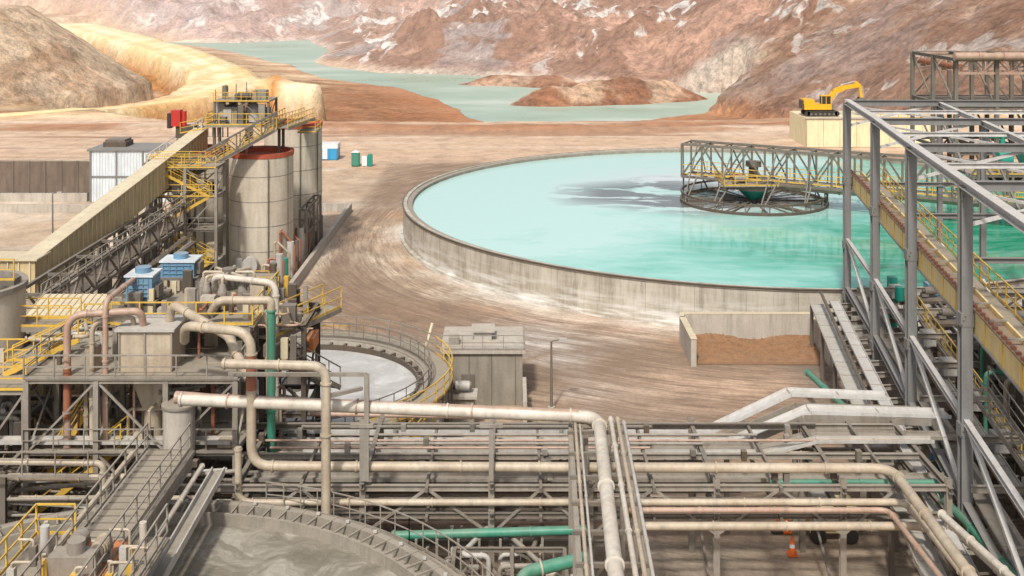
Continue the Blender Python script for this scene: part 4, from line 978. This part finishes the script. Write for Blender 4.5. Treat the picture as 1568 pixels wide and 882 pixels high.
def arm(pts,w,hs):
    for (p,q),(h0,h1) in zip(zip(pts[:-1],pts[1:]),zip(hs[:-1],hs[1:])): b.beam(p,q,w,(h0+h1)/2,'yellow_bright')
arm([(ex+1,ey+.1,ez+1.8),(ex+2.4,ey+.1,ez+4.2),(ex+4.2,ey+.1,ez+5.0),(ex+6.8,ey+.1,ez+5.4)],.5,[.8,1.0,.9,.5])
arm([(ex+6.2,ey+.1,ez+6.0),(ex+7.1,ey+.1,ez+5.3),(ex+7.3,ey+.1,ez+3.2)],.42,[.4,.7,.45])
b.cyl((ex+1.6,ey-.3,ez+1.8),(ex+3.2,ey-.3,ez+4.2),.12,'steel_light',8); b.cyl((ex+3.6,ey+.1,ez+5.4),(ex+6.2,ey+.1,ez+6.1),.11,'steel_light',8); b.cyl((ex+7.6,ey+.1,ez+5.2),(ex+7.7,ey+.1,ez+3.6),.1,'steel_light',8)
b.add([(ex+6.9,ey-.5,ez+3.3),(ex+8.0,ey-.5,ez+3.1),(ex+7.9,ey-.5,ez+2.2),(ex+6.9,ey-.5,ez+2.0),(ex+6.3,ey-.5,ez+2.6),(ex+6.9,ey+.7,ez+3.3),(ex+8.0,ey+.7,ez+3.1),(ex+7.9,ey+.7,ez+2.2),(ex+6.9,ey+.7,ez+2.0),(ex+6.3,ey+.7,ez+2.6)],[(0,1,2,3,4),(5,9,8,7,6),(0,5,6,1),(1,6,7,2),(2,7,8,3),(3,8,9,4)],'steel_mid')
b.done('excavator')
def cone(n,x,y):
    b=B(); b.box(x-.25,x+.25,y-.25,y+.25,.05,.1,'orange'); b.cyl((x,y,.1),(x,y,.95),.2,'orange',14,.05); b.cyl((x,y,.42),(x,y,.58),.152,'white',14,.122); b.done(n)
cone('traffic_cone',13.8,55.2); cone('traffic_cone.001',14.1,57.5)
b=B(); b.cyl((13.6,57.5,.05),(13.6,57.5,1.8),.06,'orange'); b.box(13.3,13.9,57.3,57.7,.05,.12,'black'); b.cyl((13.6,57.5,1.2),(13.6,57.5,1.5),.1,'orange'); b.done('safety_post')
b=B(); b.box(15,17.4,56.4,57.8,.5,1.8,'cream'); b.box(15.1,17.3,56.3,56.4,.7,1.6,'steel_light'); b.box(15.2,16,56.5,57.6,1.8,2.2,'steel_light')
for x in(15.4,17): b.cyl((x,56.2,.42),(x,56.5,.42),.4,'black',14); b.cyl((x,57.7,.42),(x,58,.42),.4,'black',14)
b.beam((17.4,57.1,.6),(18.6,57.1,.5),.1,.1,'steel_mid'); b.done('compressor_trailer')
for i,(x,y,m) in enumerate(((24.6,65,'blue_bright'),(25.4,65.4,'white'),(24.9,64.2,'blue'))):
    b=B(); b.cyl((x,y,.05),(x,y,.95),.32,m,18); b.cyl((x,y,.95),(x,y,1.0),.34,m,18); b.cyl((x,y,.35),(x,y,.39),.34,m,18); b.cyl((x,y,.65),(x,y,.69),.34,m,18); b.done('drum' if i==0 else 'drum.%03d'%i)

# ------------------------------------------------------------------ light, world, camera
el=math.radians(50); az=math.radians(194)
sdir=V((math.sin(az)*math.cos(el),math.cos(az)*math.cos(el),math.sin(el)))
L=bpy.data.lights.new('sun','SUN');L.energy=3.4;L.angle=math.radians(4);L.color=(1,.945,.86)
lo=bpy.data.objects.new('sun',L);scene.collection.objects.link(lo);lo.rotation_euler=sdir.to_track_quat('Z','Y').to_euler()
w=bpy.data.worlds.new('World');scene.world=w;w.use_nodes=True;nt=w.node_tree
bg=nt.nodes['Background'];sk=nt.nodes.new('ShaderNodeTexSky');sk.sky_type='NISHITA';sk.sun_disc=False
sk.sun_elevation=el;sk.sun_rotation=az;sk.dust_density=4.0;sk.air_density=1.0
hs=nt.nodes.new('ShaderNodeHueSaturation');hs.inputs['Saturation'].default_value=.45
nt.links.new(sk.outputs[0],hs.inputs['Color']);nt.links.new(hs.outputs[0],bg.inputs[0]);bg.inputs[1].default_value=.135
cam=bpy.data.cameras.new('camera');co_=bpy.data.objects.new('camera',cam);scene.collection.objects.link(co_)
co_.location=(0,0,28);co_.rotation_euler=(math.radians(90),0,0)
cam.sensor_width=36;cam.lens=39.4;cam.shift_y=-0.294;cam.clip_end=6000
scene.camera=co_
scene.view_settings.view_transform='Standard';scene.view_settings.look='None';scene.view_settings.exposure=0
